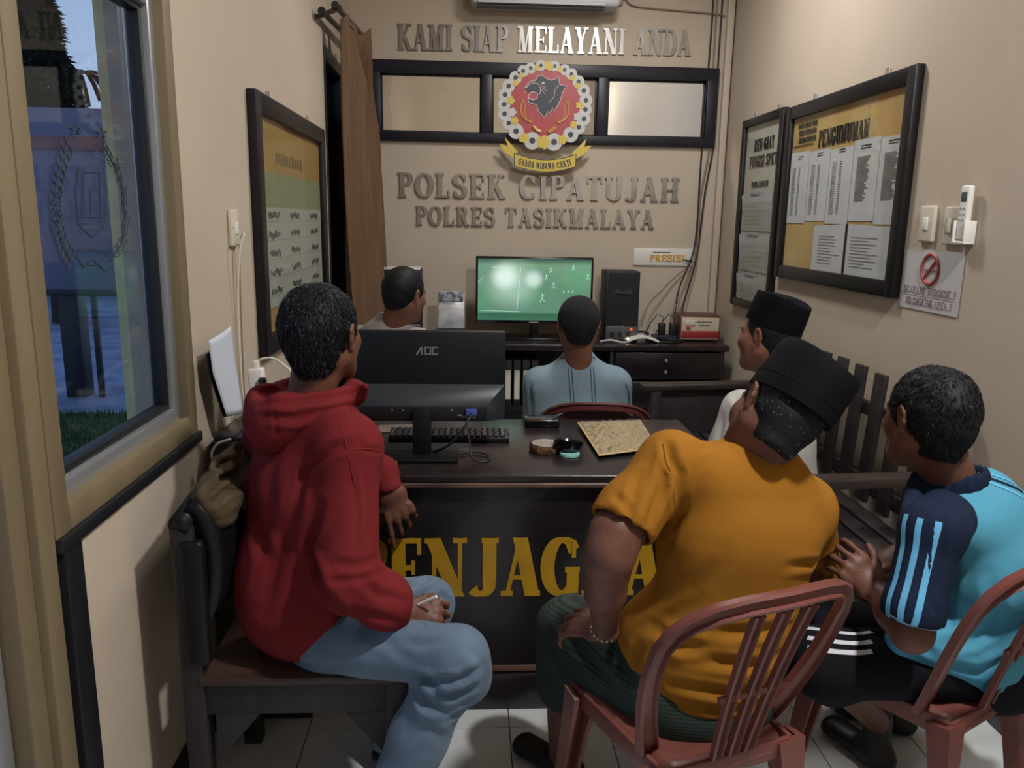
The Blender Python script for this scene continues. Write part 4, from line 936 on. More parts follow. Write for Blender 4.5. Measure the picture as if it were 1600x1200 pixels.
def make_head(c, M, k, skin, neck_to, neck_r=.054, res=.004):
    """returns Cloth of head, ears and neck, and the local-to-world function"""
    A, L = head_ops(c, M, k)
    for s in (1, -1): A += ear_ops(L, k, M, s)
    A.append(('add', cap(L(0, -.028, -.035), neck_to, neck_r*k*.97, neck_r*1.08), .03))
    return Cloth(A, res, 1), L
def eyes(L, k, parent):
    for s in (1, -1):
        mb = MB(); mb.lathe(L(s*.031, .077, .004), [(.002, -.012), (.009, -.009), (.0125, 0), (.009, .009), (.004, .0117)], 14, nrm(L(0, 1, 0)-L(0, 0, 0))); o = part('eye', mb, mat('eye_white', 'd9d2c8', .25), parent, 180)
        mb = MB(); mb.lathe(L(s*.031, .0885, .004), [(.0055, -.001), (.005, .0012), (.001, .002)], 12, nrm(L(0, 1, 0)-L(0, 0, 0))); part('iris', mb, mat('iris_brown', '2a1a12', .2), o, 180)
        mb = MB(); mb.tube([L(s*.014, .0935, .024), L(s*.03, .0925, .029), L(s*.048, .078, .024)], [.003, .004, .002], 6); part('eyebrow', mb, mat('brow_black', '1b1715', .9), parent, 180)
def hair_shell(c, M, k, thick, cuts, res=.005, extra=(), wr=.0015, ears=True):
    c = V3(c)
    def L(x, y, z): return c+M@(np.array([x, y, z])*k)
    A = [('add', ell(L(0, -.014, .034), (np.array([.073, .092, .085])+thick)*k, M), 0), ('add', cap(L(0, -.045, -.02), L(0, -.042, -.055), .05*k+thick*.6, .046*k+thick*.3), .03)]
    A += [('add', e, .02) for e in extra]
    if ears:
        for s in (1, -1): A.append(('sub', ell(L(s*.082, .0, .0), np.array([.016, .022, .036])*k, M), .006))
    for p, n in cuts: A.append(('cut', L(*p), M@np.array(n)))
    h = Cloth(A, res, 1); h.wrinkle(wr, 60, (1, 1, 1), 3); return h, L
def strands(cl, L, n, length, m, parent, seed=1, rad=.0008, comb=(0, 0, -.6), spread=.5, lift=.4, grey=None, crown=None):
    r = np.random.default_rng(seed); N = normals(cl.v, cl.f); fi = r.integers(0, len(cl.f), n); P = cl.v[cl.f[fi]]; w = r.dirichlet((1, 1, 1, 1), n); p = (P*w[:, :, None]).sum(1); nn = N[cl.f[fi, 0]]
    o0 = L(0, 0, 0); ax = [L(1, 0, 0)-o0, L(0, 1, 0)-o0, L(0, 0, 1)-o0]; down = ax[0]*comb[0]+ax[1]*comb[1]+ax[2]*comb[2]
    if crown is not None:
        rel = p-L(*crown); d = rel/(np.linalg.norm(rel, axis=1)[:, None]+1e-6)
    else: d = np.tile(down, (n, 1))
    d = d+down*.35*(crown is not None)+r.normal(size=(n, 3))*spread; d -= nn*(d*nn).sum(1)[:, None]; d /= np.linalg.norm(d, axis=1)[:, None]+1e-9
    Ls = length*r.uniform(.5, 1.15, n)[:, None]; s = np.cross(d, nn); p0 = p-nn*.002; p1 = p0+(d*.5+nn*lift)*Ls*.55; p2 = p1+(d+nn*(lift*.2))*Ls*.5
    V = np.stack([p0-s*rad, p0+s*rad, p1-s*rad*.9+nn*rad*.0, p1+s*rad*.9, p2, p0+nn*rad, p1+nn*rad], 1).reshape(-1, 3); b = np.arange(n)[:, None]*7
    F = np.concatenate([b+[0, 1, 3, 2], b+[1, 5, 6, 3], b+[5, 0, 2, 6]]).tolist()+np.concatenate([b+[2, 3, 4], b+[3, 6, 4], b+[6, 2, 4]]).tolist()
    def mk(sel, mm, nm):
        me = bpy.data.meshes.new(nm); ids = set(sel.tolist()); FF = [f for f in F if f[0]//7 in ids]
        used = sorted({i for f in FF for i in f}); mp = {u: i for i, u in enumerate(used)}
        me.from_pydata(V[used].tolist(), [], [[mp[i] for i in f] for f in FF]); o = link_mesh(nm, me, mm, parent, 180); o['kind'] = 'stuff'
    k = r.random(n) < (grey[0] if grey else 0); mk(np.where(~k)[0], m, 'hair_strands')
    if grey: mk(np.where(k)[0], grey[1], 'grey_strands')
# finger data: (root x, root y, lengths, radius)
FING = [(-.034, .088, (.036, .022, .018), .0082), (-.012, .094, (.042, .026, .020), .0088), (.011, .092, (.040, .025, .020), .0087), (.033, .082, (.032, .020, .017), .0078)]
def hand_ops(wrist, fdir, back, hand='R', curls=((.3, .4, .3),)*4, thumb=(.5, .2), spreadf=.08, k=1.):
    """fdir: wrist to knuckles; back: out of the back of the hand; curls in radians per joint; index finger on the thumb's side"""
    y = nrm(fdir); z = V3(back); z = z-y*(z@y); z /= np.linalg.norm(z); x = np.cross(y, z)       # x to the right seen from the back, fingers up
    sgn = -1 if hand == 'R' else 1      # right hand seen from its back: thumb on the left
    w = V3(wrist)
    def G(a, b, c): return w+(x*a+y*b+z*c)*k
    A = [('add', ecap(G(0, -.02, 0), G(0, .02, 0), x, .026*k, .019*k, .030*k, .018*k), 0), ('add', ecap(G(0, .02, -.001), G(0, .078, 0), x, .031*k, .017*k, .039*k, .0135*k), .02)]
    for i, (fx, fy, Ls, r) in enumerate(FING):
        xx = -fx*sgn; a = G(xx, fy-.018, .001); ang = spreadf*(1.5-i)*sgn; cu = curls[i if i < len(curls) else -1]; th = 0.
        base = nrm(y*math.cos(ang)+x*math.sin(ang)); p = a
        p2 = p+base*.018*k; A.append(('add', cap(p, p2, r*1.15*k, r*1.1*k), .010)); p = p2
        for j in range(3):
            th += cu[j]; d = base*math.cos(th)-z*math.sin(th); q = p+d*Ls[j]*k; rr = r*(1-.08*j)*k; A.append(('add', cap(p, q, rr, rr*.9), .004)); p = q
    tx = sgn; a = G(tx*.024, .018, -.006); sp_, cu = thumb; d1 = nrm(x*tx*math.sin(sp_+.35)+y*math.cos(sp_+.35)-z*.25); b = a+d1*.042*k; A.append(('add', cap(a, b, .0145*k, .011*k), .014))
    d2 = nrm(d1-z*cu*.6-x*tx*cu*.5); c = b+d2*.030*k; A.append(('add', cap(b, c, .0105*k, .0098*k), .005)); d3 = nrm(d2-z*cu*.4-x*tx*cu*.4); A.append(('add', cap(c, c+d3*.022*k, .0098*k, .0082*k), .004))
    return A
# ================================================================== CHAIRS
M_plas = mat('chair_plastic', '6a3c35', .38, color2='75443b', scale=6, spec=.5)
def plastic_chair(cx, cy, yaw, lab, m=M_plas, k=1., kz=1., solid=False):
    """yaw: degrees turned right of +Y (the way the sitter faces); built in its own frame, facing +Y"""
    t = thing('plastic_chair', lab, 'chair', (cx, cy, 0), R(-yaw), 'stacking plastic armless chairs')
    W_ = Matrix.Translation((cx, cy, 0)) @ Matrix.Rotation(R(-yaw), 4, 'Z')
    def T(x, y, z): return W_ @ Vector((x*k, y*k, z))
    up = W_.to_3x3() @ Vector((0, -1, .12))
    # seat: dished plate with a rolled rim
    mb = MB()
    def sf(u, v):
        a = 2*u-1; b_ = 2*v-1; r_ = .21; w = .175+.02*b_; x = a*w*(1-.08*max(0, abs(b_)-.7)); y = b_*.19*(1-.10*abs(a)**4)-.01; rim = max(abs(a), abs(b_)); z = .435-.016*(1-rim*rim)+(-.03*((rim-.86)/.14)**1.5 if rim > .86 else 0); return T(x, y, z)
    mb.grid(sf, 22, 22, .004); part('seat', mb, m, t, 60)
    # seat apron under the rim
    mb = MB()
    for a, b_ in (((-.158, -.19), (.158, -.19)), ((-.185, .17), (.185, .17)), ((-.158, -.19), (-.185, .17)), ((.158, -.19), (.185, .17))):
        mb.bar(T(a[0], a[1], .405), T(b_[0], b_[1], .405), .012, .045, bevel=.004)
    part('apron', mb, m, t)
    # back frame: arched channel
    P = []; n = 34
    for i in range(n+1):
        u = i/n
        # from left foot of the back up, over and down
        if u < .33: s_ = u/.33; x = -.150-.067*math.sin(s_*1.45)/math.sin(1.45); z = .42+.26*s_
        elif u > .67: s_ = (1-u)/.33; x = .150+.067*math.sin(s_*1.45)/math.sin(1.45); z = .42+.26*s_
        else: a = math.pi*(1-(u-.33)/.34); x = (.217+.012*math.sin(a))*math.copysign(abs(math.cos(a))**.72, math.cos(a)); z = .68+.155*abs(math.sin(a))**.78
        h_ = max(z-.42, 0)/.4; y = -.115-.155*h_-.045*(1-(x/.22)**2)*h_; P.append((x, y, .42+(z-.42)*kz))
    pts = [T(*p) for p in P]; cen = T(0, -.21, .60); prof = []; ups = []
    for i, p in enumerate(pts):
        w = .034+.016*abs(2*i/n-1)**1.5; prof.append([(-w/2, -.011), (w/2, -.011), (w/2, .006), (w/2-.006, .010), (w/2-.010, .001), (-w/2+.010, .001), (-w/2+.006, .010), (-w/2, .006)]); ups.append(up)
    mb = MB(); mb.sweep(pts, prof, ups); part('back_frame', mb, m, t, 50)
    if solid:
        mb = MB(); mb.grid(lambda u, v: T((2*u-1)*(.15+.06*v)*(1 if v < .6 else max(.35, math.sqrt(max(0, 1-((v-.6)/.405)**2)))), -.150-.12*v-.03*v, .45+.375*kz*v), 14, 14, .006); part('back_panel', mb, m, t, 60)
    for x0, x1 in () if solid else ((-.044, -.070), (-.004, -.008), (.036, .052)):
        Q = []
        for i in range(11):
            z = .435+(.812-.435)*i/10; h_ = (z-.42)/.4; y = -.195-.095*h_-.03*h_*h_; Q.append(T(x0+(x1-x0)*i/10, y, .42+(z-.42)*kz))
        mb = MB(); w = .026; mb.sweep(Q, [(-w/2, -.006), (w/2, -.006), (w/2, .006), (w/2-.005, .008), (w/2-.008, .0), (.003, .0), (0, .005), (-.003, .0), (-w/2+.008, .0), (-w/2+.005, .008), (-w/2, .006)], [up]*11); part('slat', mb, m, t, 50)
    if not solid: mb = MB(); mb.sweep([T(-.085, -.243, .60), T(0, -.245, .60), T(.085, -.243, .60)], [(-.006, -.004), (.006, -.004), (.006, .004), (-.006, .004)], [up]*3); part('cross_bar', mb, m, t)
    for sx, sy in ((-1, -1), (1, -1), (-1, 1), (1, 1)):
        a = T(sx*(.155 if sy < 0 else .175), -.175 if sy < 0 else .13, .420); b_ = T(sx*(.185 if sy < 0 else .205), -.225 if sy < 0 else .19, 0); Q = [a.lerp(b_, s_) for s_ in (0, .25, .5, .75, 1)]; pr = []
        for s_ in (0, .25, .5, .75, 1):
            w = .034-.014*s_**.5; pr.append([(-w, -w*.8), (w, -w*.8), (w, w*.8), (w*.6, w*.8), (w*.6, -w*.35), (-w*.6, -w*.35), (-w*.6, w*.8), (-w, w*.8)])
        mb = MB(); mb.sweep(Q, pr, [W_.to_3x3() @ Vector((0, -sy, .1))]*5); part('leg', mb, m, t, 50)
    return t
plastic_chair(.478, 1.605, -20, 'maroon plastic chair holding the man in the mustard shirt')
plastic_chair(1.11, 1.755, -30, 'maroon plastic chair at the right edge under the man in the light blue shirt')
plastic_chair(.52, 3.30, 4, 'maroon plastic chair behind the desk under the man in the denim jacket', mat('chair_maroon', '5a2a2c', .4), 1., .90, True)

# wooden side chair with a black padded back along the left wall
M_old = mat('old_dark_wood', '2a2423', .6, color2='1d1a1b', scale=7, stretch=(3, 3, .8), bump=.12, bscale=40); M_vin = mat('black_vinyl', '0e0e11', .42, color2='141418', scale=4, bump=.1, bscale=60, spec=.3)
t = thing('wooden_chair', 'old dark wooden chair with a black vinyl back against the left wall', 'chair', (-.40, 1.90, 0))
WX0, WX1, WY0c, WY1c, SZ = -.60, -.165, 1.665, 2.12, .47
for y in (WY0c, WY1c-.045):
    mb = MB(); mb.bar((WX0-.02, y+.02, 0), (WX0-.028, y+.02, .83), .045, .05, up=(1, 0, 0), bevel=.004); part('back_post', mb, M_old, t)
    mb = MB(); mb.bar((WX1, y+.02, 0), (WX1, y+.02, SZ-.02), .05, .05, up=(1, 0, 0), bevel=.004); part('leg', mb, M_old, t)
    mb = MB(); mb.span((WX0, y+.004, SZ-.10), (WX1, y+.03, SZ-.012), .003); part('seat_rail', mb, M_old, t)
    for xa, xb, nm in ((WX0, WX0+.13, 1), (WX1, WX1-.13, -1)):
        mb = MB(); mb.prism([(0, 0), (.10*nm, 0), (0, -.12)] if nm == 1 else [(0, 0), (0, -.12), (-.10, 0)], (xa+.02*nm, y+.03, SZ-.10), (1, 0, 0), (0, 0, 1), .025); part('corner_bracket', mb, M_old, t)
mb = MB(); mb.span((WX0-.01, WY0c-.01, SZ-.02), (WX1+.03, WY1c+.01, SZ), .006); part('seat', mb, mat('seat_board', '33251f', .5, color2='4a3226', scale=5, stretch=(1, 5, 5)), t)
mb = MB(); mb.span((WX1-.012, WY0c+.03, SZ-.10), (WX1+.012, WY1c-.03, SZ-.012), .003); part('front_rail', mb, M_old, t)
mb = MB(); mb.grid(lambda u, v: (WX0-.0+.05*math.sin(math.pi*v)**.5+.012*math.sin(math.pi*u), WY0c+.01+(WY1c-WY0c-.02)*u, SZ+.12+.30*v), 14, 14, .04); part('back_cushion', mb, M_vin, t, 180)
mb = MB(); mb.tube([(WX0-.03, WY0c-.005, .835), (WX0-.02, WY0c+.1, .855), (WX0-.012, WY0c+.25, .865), (WX0-.02, WY1c-.05, .855), (WX0-.03, WY1c, .835)], [.024, .027, .027, .027, .024], 12); part('top_roll', mb, M_vin, t, 180)
mb = MB(); mb.span((WX0-.035, WY0c-.012, .50), (WX0+.02, WY0c+.02, .80), .012, 3); part('side_pad', mb, M_vin, t, 180)

# crumpled khaki bag on the chair back
M_khaki = mat('khaki_cloth', '55462e', .9, color2='3c301e', scale=10, bump=.4, bscale=40)
# built after the sculpting tools below

# long slatted bench along the right wall
t = thing('wooden_bench', 'long dark slatted wooden bench along the right wall', 'bench', (1.3, 3.15, 0))
BYa, BYb, BXa, BXb = 2.40, 3.92, .92, 1.56
M_ben = mat('bench_wood', '221c1e', .42, color2='302728', scale=5, stretch=(4, 1, 4), bump=.06)
for y in (BYa, BYb):
    mb = MB(); mb.bar((BXa+.03, y, 0), (BXa+.03, y, .66), .055, .055, up=(0, 1, 0), bevel=.004); part('arm_post', mb, M_ben, t)
    mb = MB(); mb.bar((BXb-.02, y, 0), (BXb+.01, y, .93), .05, .05, up=(0, 1, 0), bevel=.004); part('back_post', mb, M_ben, t)
    mb = MB(); mb.bar((BXa-.05, y, .675), (BXb-.01, y, .695), .075, .035, bevel=.008); part('armrest', mb, mat('armrest_wood', '2a2322', .4, color2='3b2f2a', scale=6, stretch=(1, 5, 5)), t)
    mb = MB(); mb.bar((BXa+.03, y, .20), (BXb-.02, y, .20), .03, .06, bevel=.003); part('end_rail', mb, M_ben, t)
mb = MB(); mb.span((BXa+.0, BYb+.03, .05), (BXb-.0, BYb+.05, .66), .003); part('end_panel', mb, M_ben, t)
for x in [BXa+.02+.085*i for i in range(7)]:
    mb = MB(); mb.span((x, BYa, .415), (x+.07, BYb, .437), .004); part('seat_slat', mb, M_ben, t)
for x in (BXa+.01, BXb-.05):
    mb = MB(); mb.span((x, BYa, .35), (x+.03, BYb, .415), .003); part('seat_rail', mb, M_ben, t)
mb = MB(); mb.bar((BXb-.02, BYa, .52), (BXb-.02, BYb, .52), .03, .06, bevel=.004); part('back_rail', mb, M_ben, t)
mb = MB(); mb.bar((BXb, BYa, .80), (BXb, BYb, .80), .03, .05, bevel=.004); part('back_rail', mb, M_ben, t)
ns = 9
for i in range(ns):
    y = BYa+.13+(BYb-BYa-.26)*i/(ns-1); h = .93+.035*math.sin(math.pi*i/(ns-1))
    mb = MB(); mb.bar((BXb-.045, y, .46), (BXb-.015, y, h), .075, .02, up=(1, 0, 0), bevel=.004); part('back_slat', mb, M_ben, t)
# ================================================================== PEOPLE
SK1 = skin_mat('skin_brown', '6b4636', '5c3b2e'); SK2 = skin_mat('skin_tan', '7d5543', '6e4838')
M_hair = mat('hair_black', '0e1013', .6, color2='15171a', scale=30, spec=.25); M_grey = mat('hair_grey', '44484e', .6)
M_jean = mat('light_denim', '586a7b', .85, color2='6a7d90', scale=5, bump=.18, bscale=260, sheen=.1, spec=.12)
M_red = mat('red_fleece', '691f22', .9, color2='712527', scale=4, bump=.12, bscale=220, spec=.12)
M_must = mat('mustard_cotton', '8a5b1b', .9, color2='926220', scale=3, bump=.08, bscale=300, spec=.12)
M_green = mat('green_stripe', '18231f', .9, wave=(38, 'Z', '2b3c33'), bump=.1, bscale=200)
M_velvet = mat('black_velvet', '050609', .8, color2='080a10', scale=8, bump=.08, bscale=200, sheen=0., spec=.12)
M_cyan = mat('cyan_jersey', '4a8fa9', .85, color2='5599b1', scale=3, bump=.10, bscale=260, spec=.12)
M_navy = mat('navy_jersey', '172033', .85, color2='1c263b', scale=4, bump=.08, bscale=260, spec=.12)
M_stripe = mat('stripe_blue', '62a8cf', .8, spec=.12); M_wht = mat('offwhite_cotton', 'b0aea8', .9, color2='bab8b2', scale=3, bump=.08, bscale=260, spec=.12)
M_den = mat('washed_denim', '7d909b', .85, color2='718591', scale=6, bump=.18, bscale=260, spec=.12); M_seam = mat('denim_seam', '3d5060', .9, spec=.12)
M_grey2 = mat('grey_polo', '9a9292', .9, color2='a59d9c', scale=3, bump=.08, bscale=260, spec=.12)
M_dark = mat('black_cotton', '14151a', .9, color2='1b1c22', scale=5, bump=.1, bscale=200, spec=.12); M_shoe = mat('black_shoe', '121214', .45)
def foot(ankle, d, parent, bare=None, name='shoe'):
    a = V3(ankle); d = nrm((d[0], d[1], 0)); c = Cloth([('add', cap(a+np.array([0, 0, .02]), (a[0], a[1], .055), .036, .040), 0), ('add', ecap((a[0]-d[0]*.03, a[1]-d[1]*.03, .038), (a[0]+d[0]*.15, a[1]+d[1]*.15, .032), (-d[1], d[0], 0), .036, .034, .043, .028), .03), ('cut', (a[0], a[1], .004), (0, 0, -1))], .006, 1)
    if bare: return c
    return c.obj(name, M_shoe, parent)
def peci(base, ax, fwd, m, parent, h=.098, rx=.082, ry=.102, name='cap'):
    """rimless velvet cap: oval wall, flat creased crown"""
    z = nrm(ax); y = V3(fwd); y = y-z*(y@z); y /= np.linalg.norm(y); x = np.cross(y, z); b = V3(base); mb = MB(); n = 44; rings = []
    prof = [(.965, .006), (1.0, 0), (1.004, .004), (1.0, .35), (.985, .75), (.965, .965), (.945, 1.0), (.90, 1.0), (.62, .965), (.3, .955), (.02, .952)]
    for r_, t_ in prof:
        ring = []
        for k in range(n):
            a = 2*math.pi*k/n; q = b+x*(rx*r_*math.cos(a))+y*(ry*r_*math.sin(a))+z*(h*t_+.006*math.cos(a*2)*(t_ > .5)); ring.append(mb.bm.verts.new(q))
        rings.append(ring)
    for i in range(len(rings)-1):
        for k in range(n): mb.bm.faces.new((rings[i][k], rings[i][(k+1) % n], rings[i+1][(k+1) % n], rings[i+1][k]))
    mb.bm.faces.new(rings[0][::-1]); mb.bm.faces.new(rings[-1]); o = part(name, mb, m, parent, 35)
    mb = MB(); mb.sweep([Vector(b+x*(rx*1.003*math.cos(a))+y*(ry*1.003*math.sin(a))+z*(h*.30)) for a in [2*math.pi*i/44 for i in range(45)]], [(-.0006, -.001), (.0006, -.001), (.0006, .001), (-.0006, .001)], [Vector(z)]*45); part('seam', mb, M_dark, o)
    return o
def ribbon(cl, pts, w, m, name, parent, lift=.0015, wb=None):
    """thin band laid on a surface along stroke points"""
    P = []; Ns = []
    for i in range(len(pts)-1):
        for k in range(5):
            t = k/5; h, n_ = cl.hit(pts[i][0]+(pts[i+1][0]-pts[i][0])*t, pts[i][1]+(pts[i+1][1]-pts[i][1])*t)
            if h is not None and (not P or (h-P[-1]).length < .06): P.append(h); Ns.append(n_)
    h, n_ = cl.hit(*pts[-1])
    if h is not None and P and (h-P[-1]).length < .06: P.append(h); Ns.append(n_)
    if len(P) < 3: return None
    for _ in range(6):
        P = [P[0]]+[(P[i-1]+P[i]*2+P[i+1])/4 for i in range(1, len(P)-1)]+[P[-1]]; Ns = [Ns[0]]+[(Ns[i-1]+Ns[i]*2+Ns[i+1]).normalized() for i in range(1, len(P)-1)]+[Ns[-1]]
    mb = MB(); prev = None; nn = 5
    for i, (p, n_) in enumerate(zip(P, Ns)):
        T_ = (P[min(i+1, len(P)-1)]-P[max(i-1, 0)]).normalized(); x = T_.cross(n_).normalized(); ww = w if wb is None else w+(wb-w)*i/(len(P)-1); row = []
        for k in range(nn):
            q = p+x*ww*(k/(nn-1)-.5); f_ = cl.tree().find_nearest(q); loc = f_[0]; q = q-n_*((q-loc).dot(n_))
            row.append(mb.bm.verts.new(q+n_*lift))
        if prev:
            for k in range(nn-1): mb.bm.faces.new((prev[k], prev[k+1], row[k+1], row[k]))
        prev = row
    return part(name, mb, m, parent, 180, fix=False)

# ---------------------------------------------------------------- man in the red hoodie
t = thing('person', 'seated man in a red hooded sweatshirt and light jeans holding a cigarette', 'person', (-.36, 1.80, 0))
s_ = nrm((.574, -.819, 0)); fw = nrm((.819, .574, 0))
Pv, Ch = at(472, 946, 1.80), at(482, 760, 1.84); SRr, SLl = at(545, 700, 1.72), at(425, 684, 2.02)
ER, WR = at(543, 905, 1.64), at(636, 958, 1.70); EL, WL = at(515, 700, 2.29), at(604, 752, 2.165)
Mh = frame_of(21, 3, -3); hc = at(504, 528, 1.86)
hd, L = make_head(hc, Mh, 1.0, SK1, at(484, 640, 1.85))
hand_r = Cloth(hand_ops(WR, (.9, .15, -.18), (-.1, -.72, .68), 'R', ((.7, .7, .5), (.9, .8, .6), (1.0, .9, .6), (1.0, .9, .6)), (.35, .5), k=.86)+[('add', cap(V3(WR)-np.array([.06, -.02, -.01]), WR, .027, .025), .01)], .0028, 1)
hand_l = Cloth(hand_ops(V3(WL)+np.array([.012, -.012, -.015]), (.34, -.10, -.95), (.25, -.95, -.1), 'L', ((.10, .12, .1), (.55, .5, .3), (.7, .6, .4), (.8, .6, .4)), (.25, .35), .09, k=1.02)+[('add', cap(WL, V3(WL)+np.array([-.03, .02, .03]), .027), .01)], .0028, 1)
inner = Cloth([('add', ecap(Pv, Ch, s_, .14, .10, .16, .11), 0), ('add', cap(SRr, SLl, .05), .06), ('add', cap(SRr, ER, .045), .03), ('add', cap(ER, WR, .036, .026), .02), ('add', cap(SLl, EL, .045), .03), ('add', cap(EL, WL, .036, .026), .02), ('add', cap(at(500, 985, 1.78), at(716, 1022, 1.62), .055, .05), .03), ('add', cap(at(716, 1022, 1.62), at(598, 1285, 1.62), .045, .035), .02), ('add', cap(at(500, 975, 1.86), at(668, 945, 1.93), .055, .05), .03), ('add', cap(at(668, 945, 1.93), at(610, 1165, 1.98), .045, .035), .02)], .012, 1)
merge([hd, hand_r, hand_l, inner]).obj('body', SK1, t); eyes(L, 1.0, t)
hs, _ = hair_shell(hc, Mh, 1.0, .010, [((0, .066, .045), (0, .95, -.30)), ((0, -.02, -.062), (0, .30, -.95))], .0045)
o = hs.obj('hair', M_hair, t); strands(hs, L, 7000, .021, M_hair, o, 1, .0008, (0, -.2, -1), .28, .38, (.22, M_grey), (0, -.03, .12))
H = Cloth([('add', ecap(Pv, V3(Ch)+np.array([.008, 0, 0]), s_, .155, .132, .180, .126), 0), ('add', ecap(Ch, at(484, 668, 1.86), s_, .18, .125, .13, .09), .05), ('add', cap(SRr, SLl, .062), .06), ('add', cap(at(520, 664, 1.82), SRr, .050, .050), .06), ('add', ell(V3(at(425, 905, 1.79)), (.075, .10, .12)), .08),
           ('add', cap(SRr, ER, .066, .070), .035), ('add', cap(ER, at(600, 938, 1.66), .066, .060), .03), ('add', cap(at(600, 938, 1.66), V3(WR)-np.array([.008, 0, 0]), .058, .040), .03), ('cut', V3(WR)+np.array([.004, 0, 0]), (1, .1, -.2), WR, .09), ('sub', cap(V3(WR)-np.array([.05, -.012, -.01]), WR, .031), 0),
           ('add', cap(SLl, EL, .070, .062), .035), ('add', cap(EL, at(597, 738, 2.19), .058, .046), .03), ('add', cap(at(597, 738, 2.19), at(609, 764, 2.155), .043, .038), .02), ('cut', at(609, 766, 2.155), (.3, -.1, -.95), at(609, 766, 2.155), .055),
           ('cut', at(450, 1043, 1.68), (.22, .0, -1))]
          + [('sub', cap(at(492, 560, 1.86), at(486, 650, 1.86), .066), .01)], .0065, 2)
H.wrinkle(.0028, 16, (1, 1, .5), 4)
for p, d, w in (([(560, 690), (520, 700), (475, 740), (455, 830)], -.008, .010), ([(560, 700), (600, 705)], -.004, .006), ([(470, 740), (440, 860), (415, 960)], -.009, .016), ([(490, 860), (500, 920), (540, 970)], -.012, .014), ([(500, 790), (487, 850), (500, 930)], -.014, .014),
                ([(560, 900), (590, 930), (640, 940)], -.006, .010), ([(540, 950), (580, 962), (630, 975)], -.006, .010), ([(395, 800), (420, 880), (400, 950)], -.008, .018),
                ([(560, 740), (568, 800), (565, 860)], .005, .008), ([(520, 880), (560, 885), (598, 870)], -.006, .010), ([(515, 910), (560, 905), (590, 895)], -.005, .008), ([(430, 700), (420, 760), (425, 820)], -.004, .02)): H.stroke(p, d, w)
H.obj('hoodie', M_red, t)
# hood lying round the neck
nb = V3(at(487, 622, 1.855)); rp = []
for i in range(25):
    a = 2*math.pi*i/24; f_ = math.cos(a); sd = math.sin(a); rp.append(nb+fw*(f_*.098)+s_*(sd*.088)+np.array([0, 0, .022*f_+.012*abs(sd)-.012]))
ops = [('add', cap(rp[i], rp[i+1], .021+.022*(1-math.cos(2*math.pi*i/24))/2), .018) for i in range(24)]
ops += [('add', ell(nb-fw*.088+np.array([0, 0, -.050]), (.066, .078, .066)), .05), ('add', cap(nb-fw*.098+s_*.06+np.array([0, 0, -.0]), nb-fw*.098-s_*.06+np.array([0, 0, -.0]), .030), .03), ('add', cap(nb+fw*.10+s_*.03, at(572, 604, 1.79), .024, .008), .03),
        ('sub', cap(nb+np.array([0, 0, -.06]), nb+np.array([.01, .01, .12]), .064, .068), .012), ('sub', ell(nb-fw*.100+np.array([0, 0, .024]), (.040, .05, .016)), .012)]
HD = Cloth(ops, .0055, 2); HD.wrinkle(.002, 24, (1, 1, 1), 8)
for p, d, w in (([(405, 632), (450, 628), (520, 620), (565, 610)], -.009, .009), ([(410, 650), (460, 655), (520, 640)], -.006, .010), ([(420, 612), (470, 598), (530, 598)], -.006, .008), ([(430, 640), (432, 680)], -.003, .005)): HD.stroke(p, d, w)
HD.obj('hood', M_red, t)
for pl in ([(530, 660), (545, 700), (553, 755)], [(548, 702), (575, 700), (596, 704)]): ribbon(H, pl, .0025, mat('red_seam', '7c2427', .95, spec=.1), 'seam', t)
KR, AR, KL, AL = at(716, 1024, 1.62), at(600, 1285, 1.62), at(668, 944, 1.93), at(612, 1165, 1.98)
J = Cloth([('add', ecap(at(490, 975, 1.80), at(500, 985, 1.79), s_, .12, .09), 0), ('add', cap(at(520, 1003, 1.73), KR, .074, .064), .05), ('add', cap(KR, at(655, 1150, 1.63), .066, .066), .02), ('add', cap(at(655, 1150, 1.63), AR, .066, .072), .03),
           ('add', cap(at(540, 955, 1.92), KL, .083, .070), .05), ('add', cap(KL, AL, .066, .066), .02), ('add', ell(V3(at(740, 1060, 1.63)), (.04, .05, .05)), .04), ('cut', (0, 0, .07), (0, 0, -1))], .0065, 2)
J.wrinkle(.002, 22, (1, 1, .7), 6)
for p, d, w in (([(755, 1040), (720, 1062), (660, 1066)], -.010, .010), ([(750, 1070), (700, 1090), (665, 1085)], -.010, .010), ([(700, 1110), (665, 1100), (650, 1075)], -.014, .012), ([(740, 1100), (700, 1125)], -.007, .009), ([(690, 1080), (665, 1062), (640, 1058)], -.010, .010),
                ([(620, 1000), (660, 1008), (700, 1000)], -.004, .010), ([(560, 985), (600, 1000), (640, 1030)], -.004, .012), ([(700, 905), (660, 930), (640, 945)], -.008, .009), ([(680, 895), (640, 925)], -.007, .008), ([(712, 950), (690, 930), (650, 950)], -.006, .009), ([(620, 895), (640, 915)], -.005, .008),
                ([(640, 1150), (670, 1140), (700, 1160)], -.004, .012), ([(460, 1030), (500, 1045), (560, 1040)], -.005, .008), ([(720, 1020), (745, 1045), (745, 1080)], .004, .012)): J.stroke(p, d, w)
J.obj('jeans', M_jean, t)
foot(AR, (.4, .9), t); foot(AL, (.6, .8), t)
mb = MB(); mb.cyl(at(654, 945, 1.70), at(682, 932, 1.685), .0042, seg=12); c_ = part('cigarette', mb, mat('cigarette_paper', 'd9d6d0', .7)); tag(c_, 'white cigarette between the fingers of the man in the red hoodie', 'cigarette')

